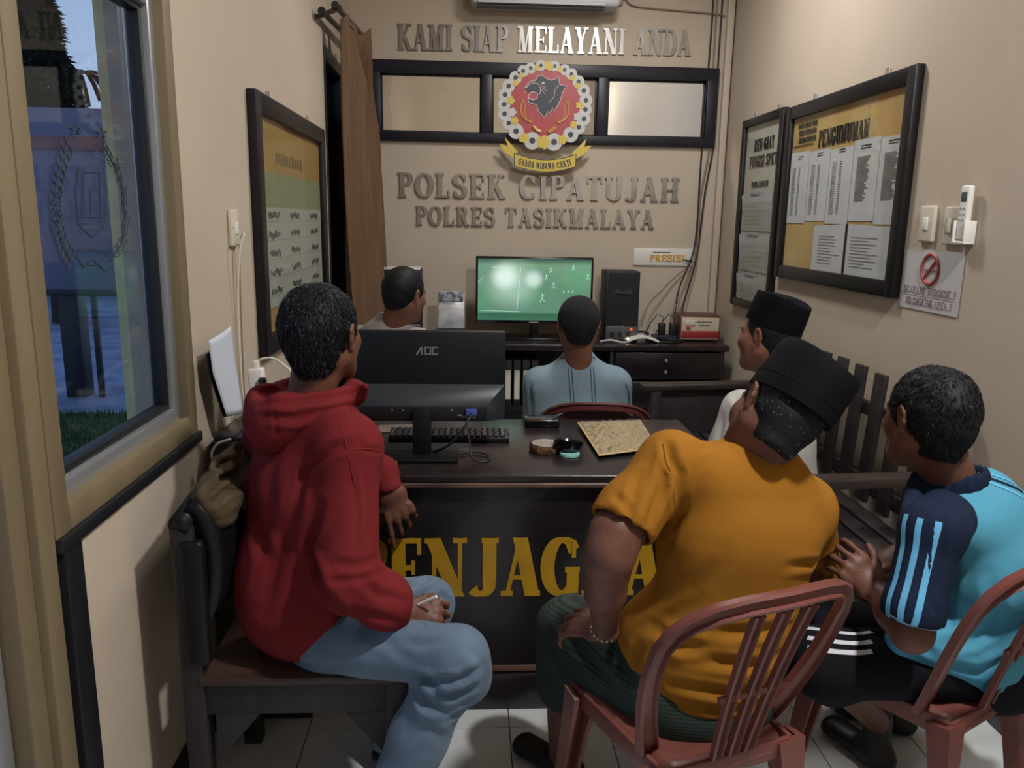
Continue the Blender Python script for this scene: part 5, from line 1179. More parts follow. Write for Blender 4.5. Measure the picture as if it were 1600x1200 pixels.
# ---------------------------------------------------------------- man in the mustard T-shirt
t = thing('person', 'seated man in a mustard T-shirt and black velvet cap, hand on his thigh', 'person', (.47, 1.56, 0))
s_ = nrm((.906, .423, 0)); fw = nrm((-.423, .906, 0))
Pv, Ch, Up = at(1110, 1014, 1.60), at(1160, 826, 1.62), at(1172, 755, 1.62); SLl, SRr = at(1048, 724, 1.55), at(1258, 794, 1.70)
EL, WL = at(952, 868, 1.45), at(946, 985, 1.62); hc = at(1212, 652, 1.60)
Mh = frame_of(-17, -12, 38)
# tilt the head towards his right shoulder
hd, L = make_head(hc, Mh, 1.0, SK1, at(1180, 730, 1.62), .052)
arm = Cloth([('add', cap(SLl, at(962, 835, 1.47), .050, .050), 0), ('add', cap(at(962, 835, 1.47), EL, .050, .046), .02), ('add', cap(EL, at(946, 925, 1.51), .047, .041), .02), ('add', cap(at(946, 925, 1.51), WL, .040, .026), .02)]
            + hand_ops(V3(WL), (-.62, .62, -.10), (-.15, -.35, .93), 'L', ((.5, .5, .4), (.5, .5, .4), (.55, .5, .4), (.6, .5, .4)), (.9, .2), .12, k=.97), .0038, 1)
KL, AL, KR, AR = at(893, 985, 1.88), at(880, 1232, 1.90), at(1110, 990, 2.02), at(1060, 1165, 2.0)
legs = Cloth([('add', ecap(Pv, Ch, s_, .14, .10, .16, .10), 0), ('add', cap(SLl, SRr, .045), .06), ('add', cap(Up, at(1182, 720, 1.62), .05), .03), ('add', cap(at(1035, 1035, 1.64), KL, .08, .055), .04), ('add', cap(KL, at(882, 1080, 1.90), .052, .052), .02), ('add', cap(at(882, 1080, 1.90), AL, .050, .034), .02),
              ('add', cap(at(1180, 1040, 1.72), KR, .08, .055), .04), ('add', cap(KR, AR, .05, .034), .02), ('add', cap(SRr, at(1270, 905, 1.80), .045, .04), .03), ('add', cap(at(1270, 905, 1.80), at(1180, 930, 1.98), .038, .028), .02)], .009, 1)
hr_ = Cloth(hand_ops(at(1180, 930, 1.98), (-.6, .6, -.3), (0, 0, 1), 'R', ((.4, .4, .3),)*4, (.6, .2), .08), .004, 1)
merge([hd, arm, legs, hr_]).obj('body', SK1, t); eyes(L, 1.0, t)
hs, _ = hair_shell(hc, Mh, 1.0, .009, [((0, .050, .02), (0, .96, -.25)), ((0, -.03, -.074), (0, .2, -1))], .0045)
o = hs.obj('hair', M_hair, t); strands(hs, L, 4200, .012, M_hair, o, 2, .0007, (0, -.3, -1), .25, .26, (.16, mat('hair_silver', '7d8085', .6)))
up_ = V3(L(0, 0, 1))-V3(L(0, 0, 0)); fo_ = V3(L(0, 1, 0))-V3(L(0, 0, 0))
peci(V3(L(0, -.020, .030)), up_*.97-fo_*.20, fo_, M_velvet, t, .112, .088, .110)
TS = Cloth([('add', ecap(at(1112, 1052, 1.585), Ch, s_, .165, .120, .198, .130), 0), ('add', ecap(Ch, Up, s_, .19, .125, .155, .095), .05), ('add', cap(SLl, SRr, .062), .06), ('add', cap(Up, at(1184, 716, 1.62), .075, .066), .05), ('add', ell(V3(at(1080, 985, 1.62)), (.17, .12, .10)), .08),
            ('add', cap(SLl, at(985, 800, 1.50), .064, .067), .035), ('add', cap(at(985, 800, 1.50), at(955, 850, 1.455), .067, .072), .02), ('cut', at(971, 824, 1.475), V3(at(950, 862, 1.45))-V3(at(990, 790, 1.505)), at(958, 846, 1.46), .11),
            ('sub', cap(at(970, 826, 1.475), at(950, 866, 1.45), .060), 0), ('add', cap(SRr, at(1272, 880, 1.82), .066, .062), .04), ('cut', at(1100, 1136, 1.49), (-.04, -.10, -1)),
            ('sub', cap(at(1190, 694, 1.62), at(1207, 644, 1.60), .060, .10), .006)], .0065, 2)
TS.wrinkle(.0016, 15, (1, 1, .55), 11)
for p, d, w in (([(1040, 690), (1060, 740), (1055, 800)], -.010, .010), ([(1045, 700), (1035, 760), (1010, 830)], -.010, .010), ([(1075, 730), (1065, 790), (1040, 860)], -.006, .010), ([(1100, 940), (1060, 965), (1010, 985)], -.006, .014), ([(1130, 870), (1070, 940), (1000, 1000)], -.005, .018),
                ([(1315, 860), (1280, 880), (1230, 885)], -.008, .010), ([(1312, 885), (1290, 915), (1240, 930)], -.009, .010), ([(1300, 915), (1270, 945), (1220, 960)], -.008, .010), ([(1280, 960), (1200, 985), (1110, 990)], -.009, .012), ([(1250, 1010), (1180, 1040), (1080, 1030)], -.010, .012),
                ([(1230, 1060), (1150, 1085), (1050, 1070)], -.009, .011), ([(1200, 1100), (1120, 1110), (1040, 1095)], -.006, .010), ([(1000, 1010), (980, 1050), (1000, 1085)], -.009, .012), ([(970, 1000), (965, 1040), (985, 1075)], -.007, .010), ([(1020, 980), (1060, 1010), (1120, 1015)], -.010, .012),
                ([(960, 770), (985, 800)], -.004, .008), ([(1000, 740), (985, 790), (975, 830)], -.006, .009), ([(1180, 700), (1210, 712), (1240, 735)], -.004, .006), ([(1090, 700), (1120, 690), (1160, 685)], -.003, .010)): TS.stroke(p, d, w)
TS.obj('t_shirt', M_must, t)
for pl, w in (([(1150, 676), (1190, 682), (1225, 702), (1245, 722)], .012), ([(1037, 692), (1050, 740), (1056, 800)], .003)): ribbon(TS, pl, w, mat('mustard_rib', '9c661a', .9), 'collar_rib' if w > .01 else 'seam', t)
SH = Cloth([('add', ecap(at(1108, 1060, 1.59), at(1112, 1092, 1.575), s_, .160, .112), 0), ('add', cap(at(1035, 1045, 1.64), KL, .096, .088), .05), ('add', cap(KL, at(886, 1065, 1.88), .088, .082), .03), ('add', cap(at(1180, 1050, 1.72), KR, .095, .085), .05), ('add', cap(KR, at(1100, 1070, 2.02), .08), .03), ('add', ell(V3(at(955, 1040, 1.78)), (.10, .12, .07)), .06), ('add', cap(at(1035, 1075, 1.58), at(930, 1042, 1.76), .095, .085), .05),
            ('cut', at(886, 1100, 1.88), (.25, 0, -1)), ('sub', cap(at(884, 1060, 1.89), at(882, 1200, 1.90), .056), 0)], .007, 2)
SH.wrinkle(.003, 18, (1, 1, .8), 5)
for p, d, w in (([(870, 960), (900, 1010), (960, 1070)], -.010, .014), ([(860, 1000), (880, 1060), (900, 1100)], -.010, .014), ([(920, 960), (960, 1020), (1000, 1080)], -.008, .014)): SH.stroke(p, d, w)
SH.obj('shorts', M_green, t)
foot(AL, (-.55, .6), t); foot(AR, (-.3, .9), t)
mb = MB(); wc = V3(at(938, 968, 1.585)); 
for i in range(18):
    a = 2*math.pi*i/18; y_ = nrm(V3(at(946, 925, 1.51))-V3(WL)); x_ = nrm(np.cross(y_, (0, 0, 1))); z_ = np.cross(x_, y_); c = V3(WL)+y_*.012+(x_*math.cos(a)+z_*math.sin(a))*.0305
    mb.lathe(c, [(.001, -.004), (.004, -.002), (.004, .002), (.001, .004)], 8, x_*math.cos(a+.6)+z_*math.sin(a+.6))
o = part('bracelet', mb, mat('bracelet_silver', 'b9a79a', .3, metal=.6), None); tag(o, 'silvery beaded bracelet on the wrist of the man in mustard', 'bracelet'); o['kind'] = 'thing'

# ---------------------------------------------------------------- man in the light blue jersey
t = thing('person', 'seated man in a light blue jersey with navy sleeves and striped black trousers', 'person', (1.08, 1.52, 0))
s_ = nrm((.60, .80, 0)); fw = nrm((-.80, .60, 0))
Pv, Ch, Up = at(1552, 990, 1.72), at(1545, 860, 1.70), at(1530, 800, 1.69); SLl, SRr = at(1458, 828, 1.55), at(1605, 806, 1.86)
EL, WL = at(1425, 988, 1.50), at(1372, 925, 1.62); hc = at(1450, 658, 1.70); Mh = frame_of(-14, -4, 5)
hd, L = make_head(hc, Mh, .99, SK1, at(1490, 775, 1.70), .056)
arm = Cloth([('add', cap(SLl, EL, .045, .042), 0), ('add', cap(EL, at(1398, 957, 1.55), .042, .038), .015), ('add', cap(at(1398, 957, 1.55), WL, .038, .027), .02)]
            + hand_ops(WL, (-.42, .35, .42), (-.25, -.75, .55), 'L', ((.5, .5, .4), (.6, .6, .4), (.7, .6, .4), (.8, .6, .4)), (.4, .3), .06, k=.95), .0038, 1)
ER, WR = at(1470, 850, 1.95), at(1402, 868, 1.76)
arm2 = Cloth([('add', cap(SRr, ER, .045, .040), 0), ('add', cap(ER, WR, .038, .027), .02)]+hand_ops(WR, (-.75, -.30, -.12), (.1, .1, 1), 'R', ((.5, .5, .4),)*4, (.4, .3), .06, k=.95), .0038, 1)
KL, AL, KR, AR = at(1285, 1035, 1.62), at(1372, 1128, 1.93), at(1300, 985, 1.90), at(1400, 1105, 2.08)
legs = Cloth([('add', ecap(Pv, Ch, s_, .13, .10, .15, .10), 0), ('add', cap(SLl, SRr, .045), .06), ('add', cap(at(1500, 1020, 1.66), KL, .06, .05), .04), ('add', cap(KL, AL, .048, .034), .02), ('add', cap(at(1540, 1000, 1.80), KR, .06, .05), .04), ('add', cap(KR, AR, .048, .034), .02)], .009, 1)
foot(AL, (-.35, .9), t, name='sandal')
merge([hd, arm, arm2, legs]).obj('body', SK1, t); eyes(L, .98, t)
hs, _ = hair_shell(hc, Mh, .98, .012, [((0, .070, .045), (0, .95, -.30)), ((0, -.02, -.066), (0, .25, -1))], .0045)
o = hs.obj('hair', M_hair, t); strands(hs, L, 4600, .022, M_hair, o, 5, .0009, (.3, -.3, -.5), .4, .25, (.10, M_grey), (0, -.05, .10))
JT = Cloth([('add', ecap(at(1540, 985, 1.75), Ch, s_, .165, .120, .182, .126), 0), ('add', ecap(Ch, Up, s_, .18, .12, .14, .09), .05), ('add', cap(SLl, SRr, .058), .06), ('add', cap(Up, at(1490, 768, 1.70), .07, .06), .05), ('add', cap(at(1520, 1010, 1.64), at(1408, 1000, 1.60), .10, .035), .06), ('cut', at(1520, 1108, 1.57), (.12, -.1, -1)),
            ('sub', cap(at(1486, 745, 1.70), at(1466, 690, 1.70), .060, .10), .006)], .0065, 2)
JT.wrinkle(.0018, 15, (1, 1, .5), 21)
for p, d, w in (([(1480, 1040), (1530, 1050), (1580, 1030)], -.010, .011), ([(1470, 1010), (1520, 1000), (1560, 975)], -.009, .012), ([(1490, 860), (1485, 930), (1480, 990)], -.007, .012), ([(1550, 900), (1560, 960), (1540, 1010)], -.006, .014), ([(1490, 1075), (1540, 1085), (1590, 1070)], -.006, .009), ([(1400, 1000), (1440, 1010), (1470, 1030)], -.006, .009)): JT.stroke(p, d, w)
JT.obj('jersey', M_cyan, t)
SV = Cloth([('add', cap(V3(SLl)+np.array([.045, .03, .012]), V3(SLl), .060, .064), 0), ('add', cap(SLl, at(1428, 950, 1.50), .062, .060), .02), ('add', cap(at(1428, 950, 1.50), at(1420, 990, 1.50), .060, .061), .02), ('add', cap(V3(SLl)+np.array([0, 0, .0]), at(1468, 790, 1.64), .058, .040), .03),
            ('cut', at(1424, 966, 1.50), (-.12, -.1, -1)), ('sub', cap(at(1424, 968, 1.50), at(1422, 1010, 1.50), .052), 0)], .006, 2)
SV.wrinkle(.0012, 18, (1, 1, .5), 9); SV.stroke([(1480, 800), (1470, 860), (1465, 930)], -.006, .010); SV.stroke([(1450, 930), (1462, 960)], -.004, .008)
o = SV.obj('sleeve', M_navy, t, 'navy sleeve with three light blue stripes')
a0_ = V3(SLl)+np.array([.012, .02, .035]); a1_ = V3(at(1425, 958, 1.50)); e1_ = nrm((-.46, -.89, 0)); e2_ = nrm((-.89, .46, 0))
def band3(cl, pts, w, m, name, parent, lift=.0022, nn=9):
    P = []; Ns = []
    for q in pts:
        f_ = cl.tree().find_nearest(Vector(q)); P.append(f_[0]); Ns.append(f_[1])
    for _ in range(4):
        P = [P[0]]+[(P[i-1]+P[i]*2+P[i+1])/4 for i in range(1, len(P)-1)]+[P[-1]]; Ns = [Ns[0]]+[(Ns[i-1]+Ns[i]*2+Ns[i+1]).normalized() for i in range(1, len(P)-1)]+[Ns[-1]]
    mb = MB(); prev = None
    for i, (p, n_) in enumerate(zip(P, Ns)):
        T_ = (P[min(i+1, len(P)-1)]-P[max(i-1, 0)]).normalized(); x = T_.cross(n_).normalized(); row = []
        for k in range(nn):
            q = p+x*w*(k/(nn-1)-.5); f_ = cl.tree().find_nearest(q+n_*.004); row.append(mb.bm.verts.new(f_[0]+n_*lift))
        if prev:
            for k in range(nn-1): mb.bm.faces.new((prev[k], prev[k+1], row[k+1], row[k]))
        prev = row
    return part(name, mb, m, parent, 180, fix=False)
for ph in (46, 22, -1):
    n_ = e1_*math.cos(R(ph))+e2_*math.sin(R(ph)); band3(SV, [a0_+(a1_-a0_)*t_+n_*.075 for t_ in [i/40 for i in range(41)]], .0140, M_stripe, 'stripe', o)
ribbon(SV, [(1385, 956), (1410, 972), (1440, 984), (1462, 984)], .004, mat('cuff_line', '8fa5bd', .8), 'cuff_line', o)
SV2 = Cloth([('add', cap(SRr, V3(SRr)+(V3(ER)-V3(SRr))*.75, .062, .058), 0), ('cut', V3(SRr)+(V3(ER)-V3(SRr))*.8, V3(ER)-V3(SRr))], .009, 1); SV2.obj('sleeve', M_navy, t)
for dx in (0, 10, 20): ribbon(JT, [(1530, 738+dx*.7), (1560, 745+dx*.7), (1598, 762+dx*.8)], .007 if dx != 10 else .009, M_stripe if dx != 10 else M_navy, 'shoulder_stripe', t)
nb = V3(at(1482, 756, 1.70)); rp = []
for i in range(21):
    a = 2*math.pi*i/20; rp.append(nb+fw*(math.cos(a)*.072)+s_*(math.sin(a)*.068)+np.array([0, 0, -.016*math.cos(a)]))
CO = Cloth([('add', ecap(rp[i], rp[i+1], (0, 0, 1), .031, .010), .006) for i in range(20)]+[('add', cap(nb+fw*.06-s_*.04+np.array([0, 0, -.01]), at(1420, 800, 1.60), .022, .018), .02), ('sub', cap(nb+np.array([0, 0, -.05]), nb+np.array([0, 0, .07]), .060, .062), 0)], .0048, 1)
CO.obj('collar', M_navy, t)
TR = Cloth([('add', ecap(at(1552, 1015, 1.71), at(1550, 1030, 1.71), s_, .15, .125), 0), ('add', cap(at(1490, 1040, 1.66), KL, .088, .078), .05), ('add', cap(at(1540, 1010, 1.80), KR, .088, .078), .05), ('add', cap(KR, at(1310, 1035, 1.93), .075), .03), ('add', cap(KL, at(1300, 1055, 1.66), .076, .072), .03)], .007, 2)
TR.wrinkle(.002, 20, (1, 1, 1), 3); TR.obj('trousers', M_dark, t)
for dy in (0, 15, 30): ribbon(TR, [(1262, 982+dy), (1300, 989+dy), (1340, 991+dy), (1362, 988+dy)], .0105, mat('stripe_white', 'c9cbd2', .8), 'stripe', t)
foot(AR, (-.6, .5), t)

# ---------------------------------------------------------------- man in the off-white shirt on the bench
t = thing('person', 'seated man in an off-white shirt and black velvet cap on the bench', 'person', (1.02, 2.75, 0))
s_ = nrm((.64, .77, 0)); fw = nrm((-.77, .64, 0))
Pv, Ch, Up = at(1222, 790, 2.72), at(1210, 690, 2.72), at(1205, 640, 2.72); SLl, SRr = at(1158, 640, 2.58), at(1272, 650, 2.90); hc = at(1200, 530, 2.68); Mh = frame_of(-40, 0, 8)
hd, L = make_head(hc, Mh, 1.0, SK2, at(1208, 612, 2.70), .054, .005)
EL, WL = at(1120, 725, 2.60), at(1090, 760, 2.78); ER, WR = at(1180, 760, 3.1), at(1100, 780, 3.0); KL, KR = at(1090, 800, 2.95), at(1150, 790, 3.2)
AL, AR = (KL.x-.04, KL.y+.02, .08), (KR.x-.05, KR.y+.02, .08)
arms = Cloth([('add', cap(EL, WL, .035, .026), 0)]+hand_ops(WL, (-.5, .8, 0), (0, 0, 1), 'L', ((.3, .3, .3),)*4, (.6, .2)), .005, 1)
arms2 = Cloth([('add', cap(ER, WR, .035, .026), 0)]+hand_ops(WR, (-.8, .3, 0), (0, 0, 1), 'R', ((.3, .3, .3),)*4, (.6, .2)), .005, 1)
inn = Cloth([('add', ecap(Pv, Ch, s_, .13, .09, .15, .1), 0), ('add', cap(SLl, SRr, .04), .05), ('add', cap(Pv, KL, .08, .05), .04), ('add', cap(KL, AL, .045, .035), .02), ('add', cap(Pv, KR, .08, .05), .04), ('add', cap(KR, AR, .045, .035), .02)], .014, 1)
merge([hd, arms, arms2, inn]).obj('body', SK2, t); eyes(L, 1.0, t)
hs, _ = hair_shell(hc, Mh, 1.0, .007, [((0, .045, .02), (0, .97, -.2)), ((0, -.03, -.06), (0, .2, -1))], .0055); o = hs.obj('hair', M_hair, t)
up_ = V3(L(0, 0, 1))-V3(L(0, 0, 0)); fo_ = V3(L(0, 1, 0))-V3(L(0, 0, 0))
peci(V3(L(0, -.012, .045)), up_*.96-fo_*.26, fo_, M_velvet, t, .105, .084, .102)
B = Cloth([('add', ecap(Pv, Ch, s_, .165, .13, .18, .13), 0), ('add', ecap(Ch, Up, s_, .175, .12, .12, .085), .05), ('add', cap(SLl, SRr, .058), .05), ('add', cap(Up, at(1204, 602, 2.70), .07, .058), .05), ('add', cap(SLl, EL, .062, .060), .03), ('add', cap(EL, WL, .056, .045), .03), ('add', cap(SRr, ER, .062, .06), .03), ('add', cap(ER, WR, .056, .045), .03),
           ('sub', cap(at(1204, 592, 2.70), at(1200, 560, 2.70), .056, .08), .004)], .009, 2)
B.wrinkle(.003, 14, (1, 1, .6), 31)
for p, d, w in (([(1140, 600), (1160, 640), (1150, 700)], -.008, .012), ([(1250, 640), (1290, 680), (1300, 730)], -.008, .014), ([(1130, 650), (1120, 700)], -.006, .012)): B.stroke(p, d, w)
B.obj('shirt', M_wht, t)
T_ = Cloth([('add', ecap(Pv, V3(Pv)+np.array([0, 0, -.05]), s_, .15, .12), 0), ('add', cap(Pv, KL, .09, .07), .05), ('add', cap(KL, AL, .065, .06), .02), ('add', cap(Pv, KR, .09, .07), .05), ('add', cap(KR, AR, .065, .06), .02)], .012, 1); T_.obj('trousers', M_dark, t)
foot(AL, (-.8, .5), t); foot(AR, (-.8, .5), t)

# ---------------------------------------------------------------- man in the denim jacket behind the desk
t = thing('person', 'seated man in a pale denim jacket and black knitted cap facing the television', 'person', (.50, 3.28, 0))
s_ = nrm((1, .0, 0)); Pv, Ch, Up = at(905, 745, 3.30), at(902, 645, 3.26), at(902, 590, 3.26); SLl, SRr = at(842, 600, 3.24), at(961, 600, 3.24); hc = at(903, 510, 3.20); Mh = frame_of(-3, 0, 1)
hd, L = make_head(hc, Mh, 1.0, SK2, at(904, 585, 3.24), .055, .005)
EL, ER = at(836, 690, 3.32), at(968, 690, 3.32); WL, WR = at(860, 690, 3.5), at(940, 690, 3.5)
KL, KR = (Pv.x-.16, Pv.y+.42, .52), (Pv.x+.16, Pv.y+.42, .52); AL, AR = (Pv.x-.17, Pv.y+.44, .08), (Pv.x+.17, Pv.y+.44, .08)
h1 = Cloth([('add', cap(EL, WL, .035, .026), 0)]+hand_ops(WL, (.7, .6, -.2), (0, 0, 1), 'L', ((.3, .3, .3),)*4, (.6, .2)), .005, 1); h2 = Cloth([('add', cap(ER, WR, .035, .026), 0)]+hand_ops(WR, (-.7, .6, -.2), (0, 0, 1), 'R', ((.3, .3, .3),)*4, (.6, .2)), .005, 1)
inn = Cloth([('add', ecap(Pv, Ch, s_, .13, .09, .15, .1), 0), ('add', cap(SLl, SRr, .04), .05), ('add', cap(Pv, KL, .08, .05), .04), ('add', cap(KL, AL, .045, .035), .02), ('add', cap(Pv, KR, .08, .05), .04), ('add', cap(KR, AR, .045, .035), .02)], .014, 1)
merge([hd, h1, h2, inn]).obj('body', SK2, t); eyes(L, 1.0, t)
hs, _ = hair_shell(hc, Mh, 1.0, .007, [((0, .06, .02), (0, .97, -.2)), ((0, -.03, -.055), (0, .2, -1))], .0055); hs.obj('hair', M_hair, t)
kf = Cloth([('add', ell(L(0, -.012, .036), np.array([.085, .104, .092]), Mh), 0), ('cut', L(0, -.012, .010), Mh@np.array([0, .08, -1]))], .0045, 1); kf.obj('cap', mat('knit_cap', '101218', .95, bump=.5, bscale=300), t)
B = Cloth([('add', ecap(Pv, Ch, s_, .175, .125, .195, .135), 0), ('add', ecap(Ch, Up, s_, .19, .12, .14, .09), .05), ('add', cap(SLl, SRr, .064), .05), ('add', cap(Up, at(903, 558, 3.24), .085, .064), .05), ('add', cap(SLl, EL, .066, .062), .03), ('add', cap(EL, WL, .056, .045), .03), ('add', cap(SRr, ER, .066, .062), .03), ('add', cap(ER, WR, .056, .045), .03),
           ('sub', cap(at(903, 548, 3.24), at(903, 525, 3.22), .058, .08), .004)], .009, 2)
B.wrinkle(.003, 14, (1, 1, .7), 41); B.stroke([(830, 655), (890, 645), (975, 650)], -.006, .014); B.stroke([(828, 600), (832, 650)], -.006, .01); B.stroke([(975, 600), (985, 640)], -.006, .01)
o = B.obj('jacket', M_den, t)
for x in (888, 893, 922, 927): ribbon(B, [(x, 574), (x+2, 600), (x+5, 640), (x+6, 665)], .004, M_seam, 'seam', o)
for pl in ([(832, 600), (828, 630), (836, 660)], [(978, 600), (985, 625), (980, 655)], [(876, 560), (903, 556), (930, 560)]): ribbon(B, pl, .004, M_seam, 'seam', o)
T_ = Cloth([('add', ecap(Pv, V3(Pv)+np.array([0, 0, -.05]), s_, .15, .12), 0), ('add', cap(Pv, KL, .09, .07), .05), ('add', cap(KL, AL, .065, .06), .02), ('add', cap(Pv, KR, .09, .07), .05), ('add', cap(KR, AR, .065, .06), .02)], .012, 1); T_.obj('trousers', M_dark, t)
foot(AL, (-.1, 1), t); foot(AR, (.1, 1), t)

# ---------------------------------------------------------------- man in the grey polo at the back left
t = thing('person', 'seated man with cropped black hair in a grey shirt behind the computer monitor', 'person', (-.25, 3.55, 0))
s_ = nrm((.94, -.34, 0)); Pv, Ch, Up = at(607, 675, 3.62), at(607, 571, 3.58), at(612, 526, 3.56); SLl, SRr = at(567, 531, 3.66), at(654, 537, 3.44); hc = at(632, 462, 3.48); Mh = frame_of(40, -6, 2)
hd, L = make_head(hc, Mh, 1.0, SK2, at(616, 511, 3.54), .058, .005)
EL, ER = at(572, 635, 3.8), at(672, 635, 3.55); WL, WR = at(622, 615, 3.98), at(682, 615, 3.75)
KL, KR = (Pv.x+.02, Pv.y+.45, .52), (Pv.x+.30, Pv.y+.38, .52); AL, AR = (Pv.x+.03, Pv.y+.47, .08), (Pv.x+.31, Pv.y+.40, .08)
h1 = Cloth([('add', cap(SLl, EL, .045, .04), 0), ('add', cap(EL, WL, .035, .026), 0)]+hand_ops(WL, (.3, .9, 0), (0, 0, 1), 'L', ((.3, .3, .3),)*4, (.6, .2)), .006, 1); h2 = Cloth([('add', cap(SRr, ER, .045, .04), 0), ('add', cap(ER, WR, .035, .026), 0)]+hand_ops(WR, (.2, .9, 0), (0, 0, 1), 'R', ((.3, .3, .3),)*4, (.6, .2)), .006, 1)
inn = Cloth([('add', ecap(Pv, Ch, s_, .13, .09, .15, .1), 0), ('add', cap(SLl, SRr, .04), .05), ('add', cap(Pv, KL, .08, .05), .04), ('add', cap(KL, AL, .045, .035), .02), ('add', cap(Pv, KR, .08, .05), .04), ('add', cap(KR, AR, .045, .035), .02)], .014, 1)
merge([hd, h1, h2, inn]).obj('body', SK2, t); eyes(L, 1.0, t)
hs, _ = hair_shell(hc, Mh, 1.0, .008, [((0, .070, .04), (0, .95, -.3)), ((0, -.02, -.045), (0, .3, -1))], .0055); o = hs.obj('hair', M_hair, t); strands(hs, L, 1500, .012, M_hair, o, 9, .0009, (0, -.2, -1), .4, .3)
B = Cloth([('add', ecap(Pv, Ch, s_, .17, .125, .19, .13), 0), ('add', ecap(Ch, Up, s_, .185, .12, .13, .09), .05), ('add', cap(SLl, SRr, .062), .05), ('add', cap(Up, at(616, 496, 3.54), .075, .062), .05), ('add', cap(SLl, V3(SLl)+(V3(EL)-V3(SLl))*.7, .062), .03), ('add', cap(SRr, V3(SRr)+(V3(ER)-V3(SRr))*.7, .062), .03),
           ('sub', cap(at(618, 487, 3.54), at(622, 480, 3.52), .060, .09), .004)], .01, 2)
B.wrinkle(.003, 14, (1, 1, .7), 51); B.obj('shirt', M_grey2, t)
T_ = Cloth([('add', ecap(Pv, V3(Pv)+np.array([0, 0, -.05]), s_, .15, .12), 0), ('add', cap(Pv, KL, .09, .07), .05), ('add', cap(KL, AL, .065, .06), .02), ('add', cap(Pv, KR, .09, .07), .05), ('add', cap(KR, AR, .065, .06), .02)], .012, 1); T_.obj('trousers', M_dark, t)
foot(AL, (.1, 1), t); foot(AR, (.3, 1), t)

# crumpled khaki bag slung over the chair back
bc = V3(at(356, 752, 1.86))
KB = Cloth([('add', ell(bc, (.050, .17, .055)), 0), ('add', ell(bc+np.array([.02, -.11, -.01]), (.04, .07, .06)), .03), ('sub', ell(bc+np.array([.035, -.02, .045]), (.03, .10, .035)), .015), ('add', cap(bc+np.array([-.01, .13, .055]), bc+np.array([-.015, -.02, .062]), .012), .02), ('add', cap(bc+np.array([-.015, -.02, .062]), bc+np.array([.0, -.16, .02]), .012), .02),
            ('add', ell(bc+np.array([.05, .02, -.03]), (.03, .08, .05)), .02)], .005, 1); KB.wrinkle(.006, 30, (1, .5, 1.6), 5); KB.wrinkle(.003, 80, (1, .5, 1.4), 9)
for p, d, w in (([(308, 752), (335, 730), (375, 714)], -.012, .008), ([(318, 770), (345, 748), (382, 735)], -.010, .007), ([(330, 790), (352, 768), (388, 757)], -.010, .008)): KB.stroke(p, d, w)
o = KB.obj('cloth_bag', M_khaki, None); tag(o, 'crumpled khaki cloth bag on top of the wooden chair back', 'bag')
# ================================================================== THINGS ON THE FRONT DESK
M_mon = mat('monitor_black', '0e1216', .5, color2='0c1013', scale=3, spec=.3); M_mon2 = mat('monitor_bevel', '1f262c', .38)
my = 2.45; mxa, mxb, mzb, mzt = -.40, .112, .878, 1.158
t = thing('computer_monitor', 'black computer monitor seen from behind on the front desk', 'monitor', (-.145, my, DZ))
mb = MB(); mb.span((mxa, my, mzb), (mxb, my+.03, mzt), .006); part('panel_back', mb, M_mon, t)
mb = MB(); mb.bm.faces.ensure_lookup_table()
def frus(x0, x1, z0, z1, x2, x3, z2, z3, y0, y1, mb):
    a = [mb.bm.verts.new(p) for p in ((x0, y0, z0), (x1, y0, z0), (x1, y0, z1), (x0, y0, z1), (x2, y1, z2), (x3, y1, z2), (x3, y1, z3), (x2, y1, z3))]
    for q in ((0, 1, 2, 3), (7, 6, 5, 4), (0, 4, 5, 1), (1, 5, 6, 2), (2, 6, 7, 3), (3, 7, 4, 0)): mb.bm.faces.new([a[i] for i in q])
frus(mxa, mxb, mzb, .990, mxa+.05, mxb-.055, mzb+.004, .935, my, my-.045, mb); part('electronics_housing', mb, M_mon2, t)
mb = MB(); mb.span((mxa+.055, my-.05, mzb+.004), (mxb-.06, my-.043, .93), .003); o = part('port_plate', mb, mat('port_black', '0c0e10', .5), t)
mb = MB(); mb.box((.006, my-.06, .915), (.034, .03, .018), None, .003); part('video_plug', mb, mat('plug_blue', '3c4f96', .45), o)
for x in (-.238, -.205, -.135, -.055):
    mb = MB(); mb.lathe((x, my-.050, .918), [(.0028, 0), (.002, .002)], 10, (0, -1, 0)); part('screw', mb, M_alu, o)
for x, w in ((-.036, .012), (-.022, .04)):
    mb = MB(); mb.span((x, my-.052, .893 if w > .02 else .9), (x+w, my-.0495, .902 if w > .02 else .904)); part('rating_label', mb, mat('label_grey', '7c8288', .6), o)
mb = MB(); mb.span((-.175, my-.075, DZ+.01), (-.118, my-.045, .925), .006); part('neck', mb, M_mon, t)
mb = MB(); mb.span((-.275, my-.13, DZ+.001), (-.035, my+.05, DZ+.014), .006); part('base', mb, M_mon, t)
mb = MB(); lg = mat('logo_grey', '6f7478', .4); lx, lz, lh = -.168, 1.083, .026; Y_ = my-.001
for ps in ([(0, 0), (.016, .026), (.022, .026), (.006, 0)], [(.018, 0), (.018, .026), (.023, .026), (.023, 0)]): mb.prism(ps, (lx, Y_, lz), (1, 0, 0), (0, 0, 1), .0008)
def rr(x0, x1, gap=False):
    w = .0045; segs = [((x0, 0), (x0, lh)), ((x0, lh-w/2), (x1, lh-w/2)), ((x0, w/2), (x1, w/2))]+([] if gap else [((x1, 0), (x1, lh))])
    for i, (a, c) in enumerate(segs): mb.bar((lx+a[0], Y_-.0004-.0001*i, lz+a[1]), (lx+c[0], Y_-.0004-.0001*i, lz+c[1]), w, .0008, up=(0, 1, 0))
rr(.030, .046); rr(.053, .069, True); part('logo_letters', mb, lg, t, None)
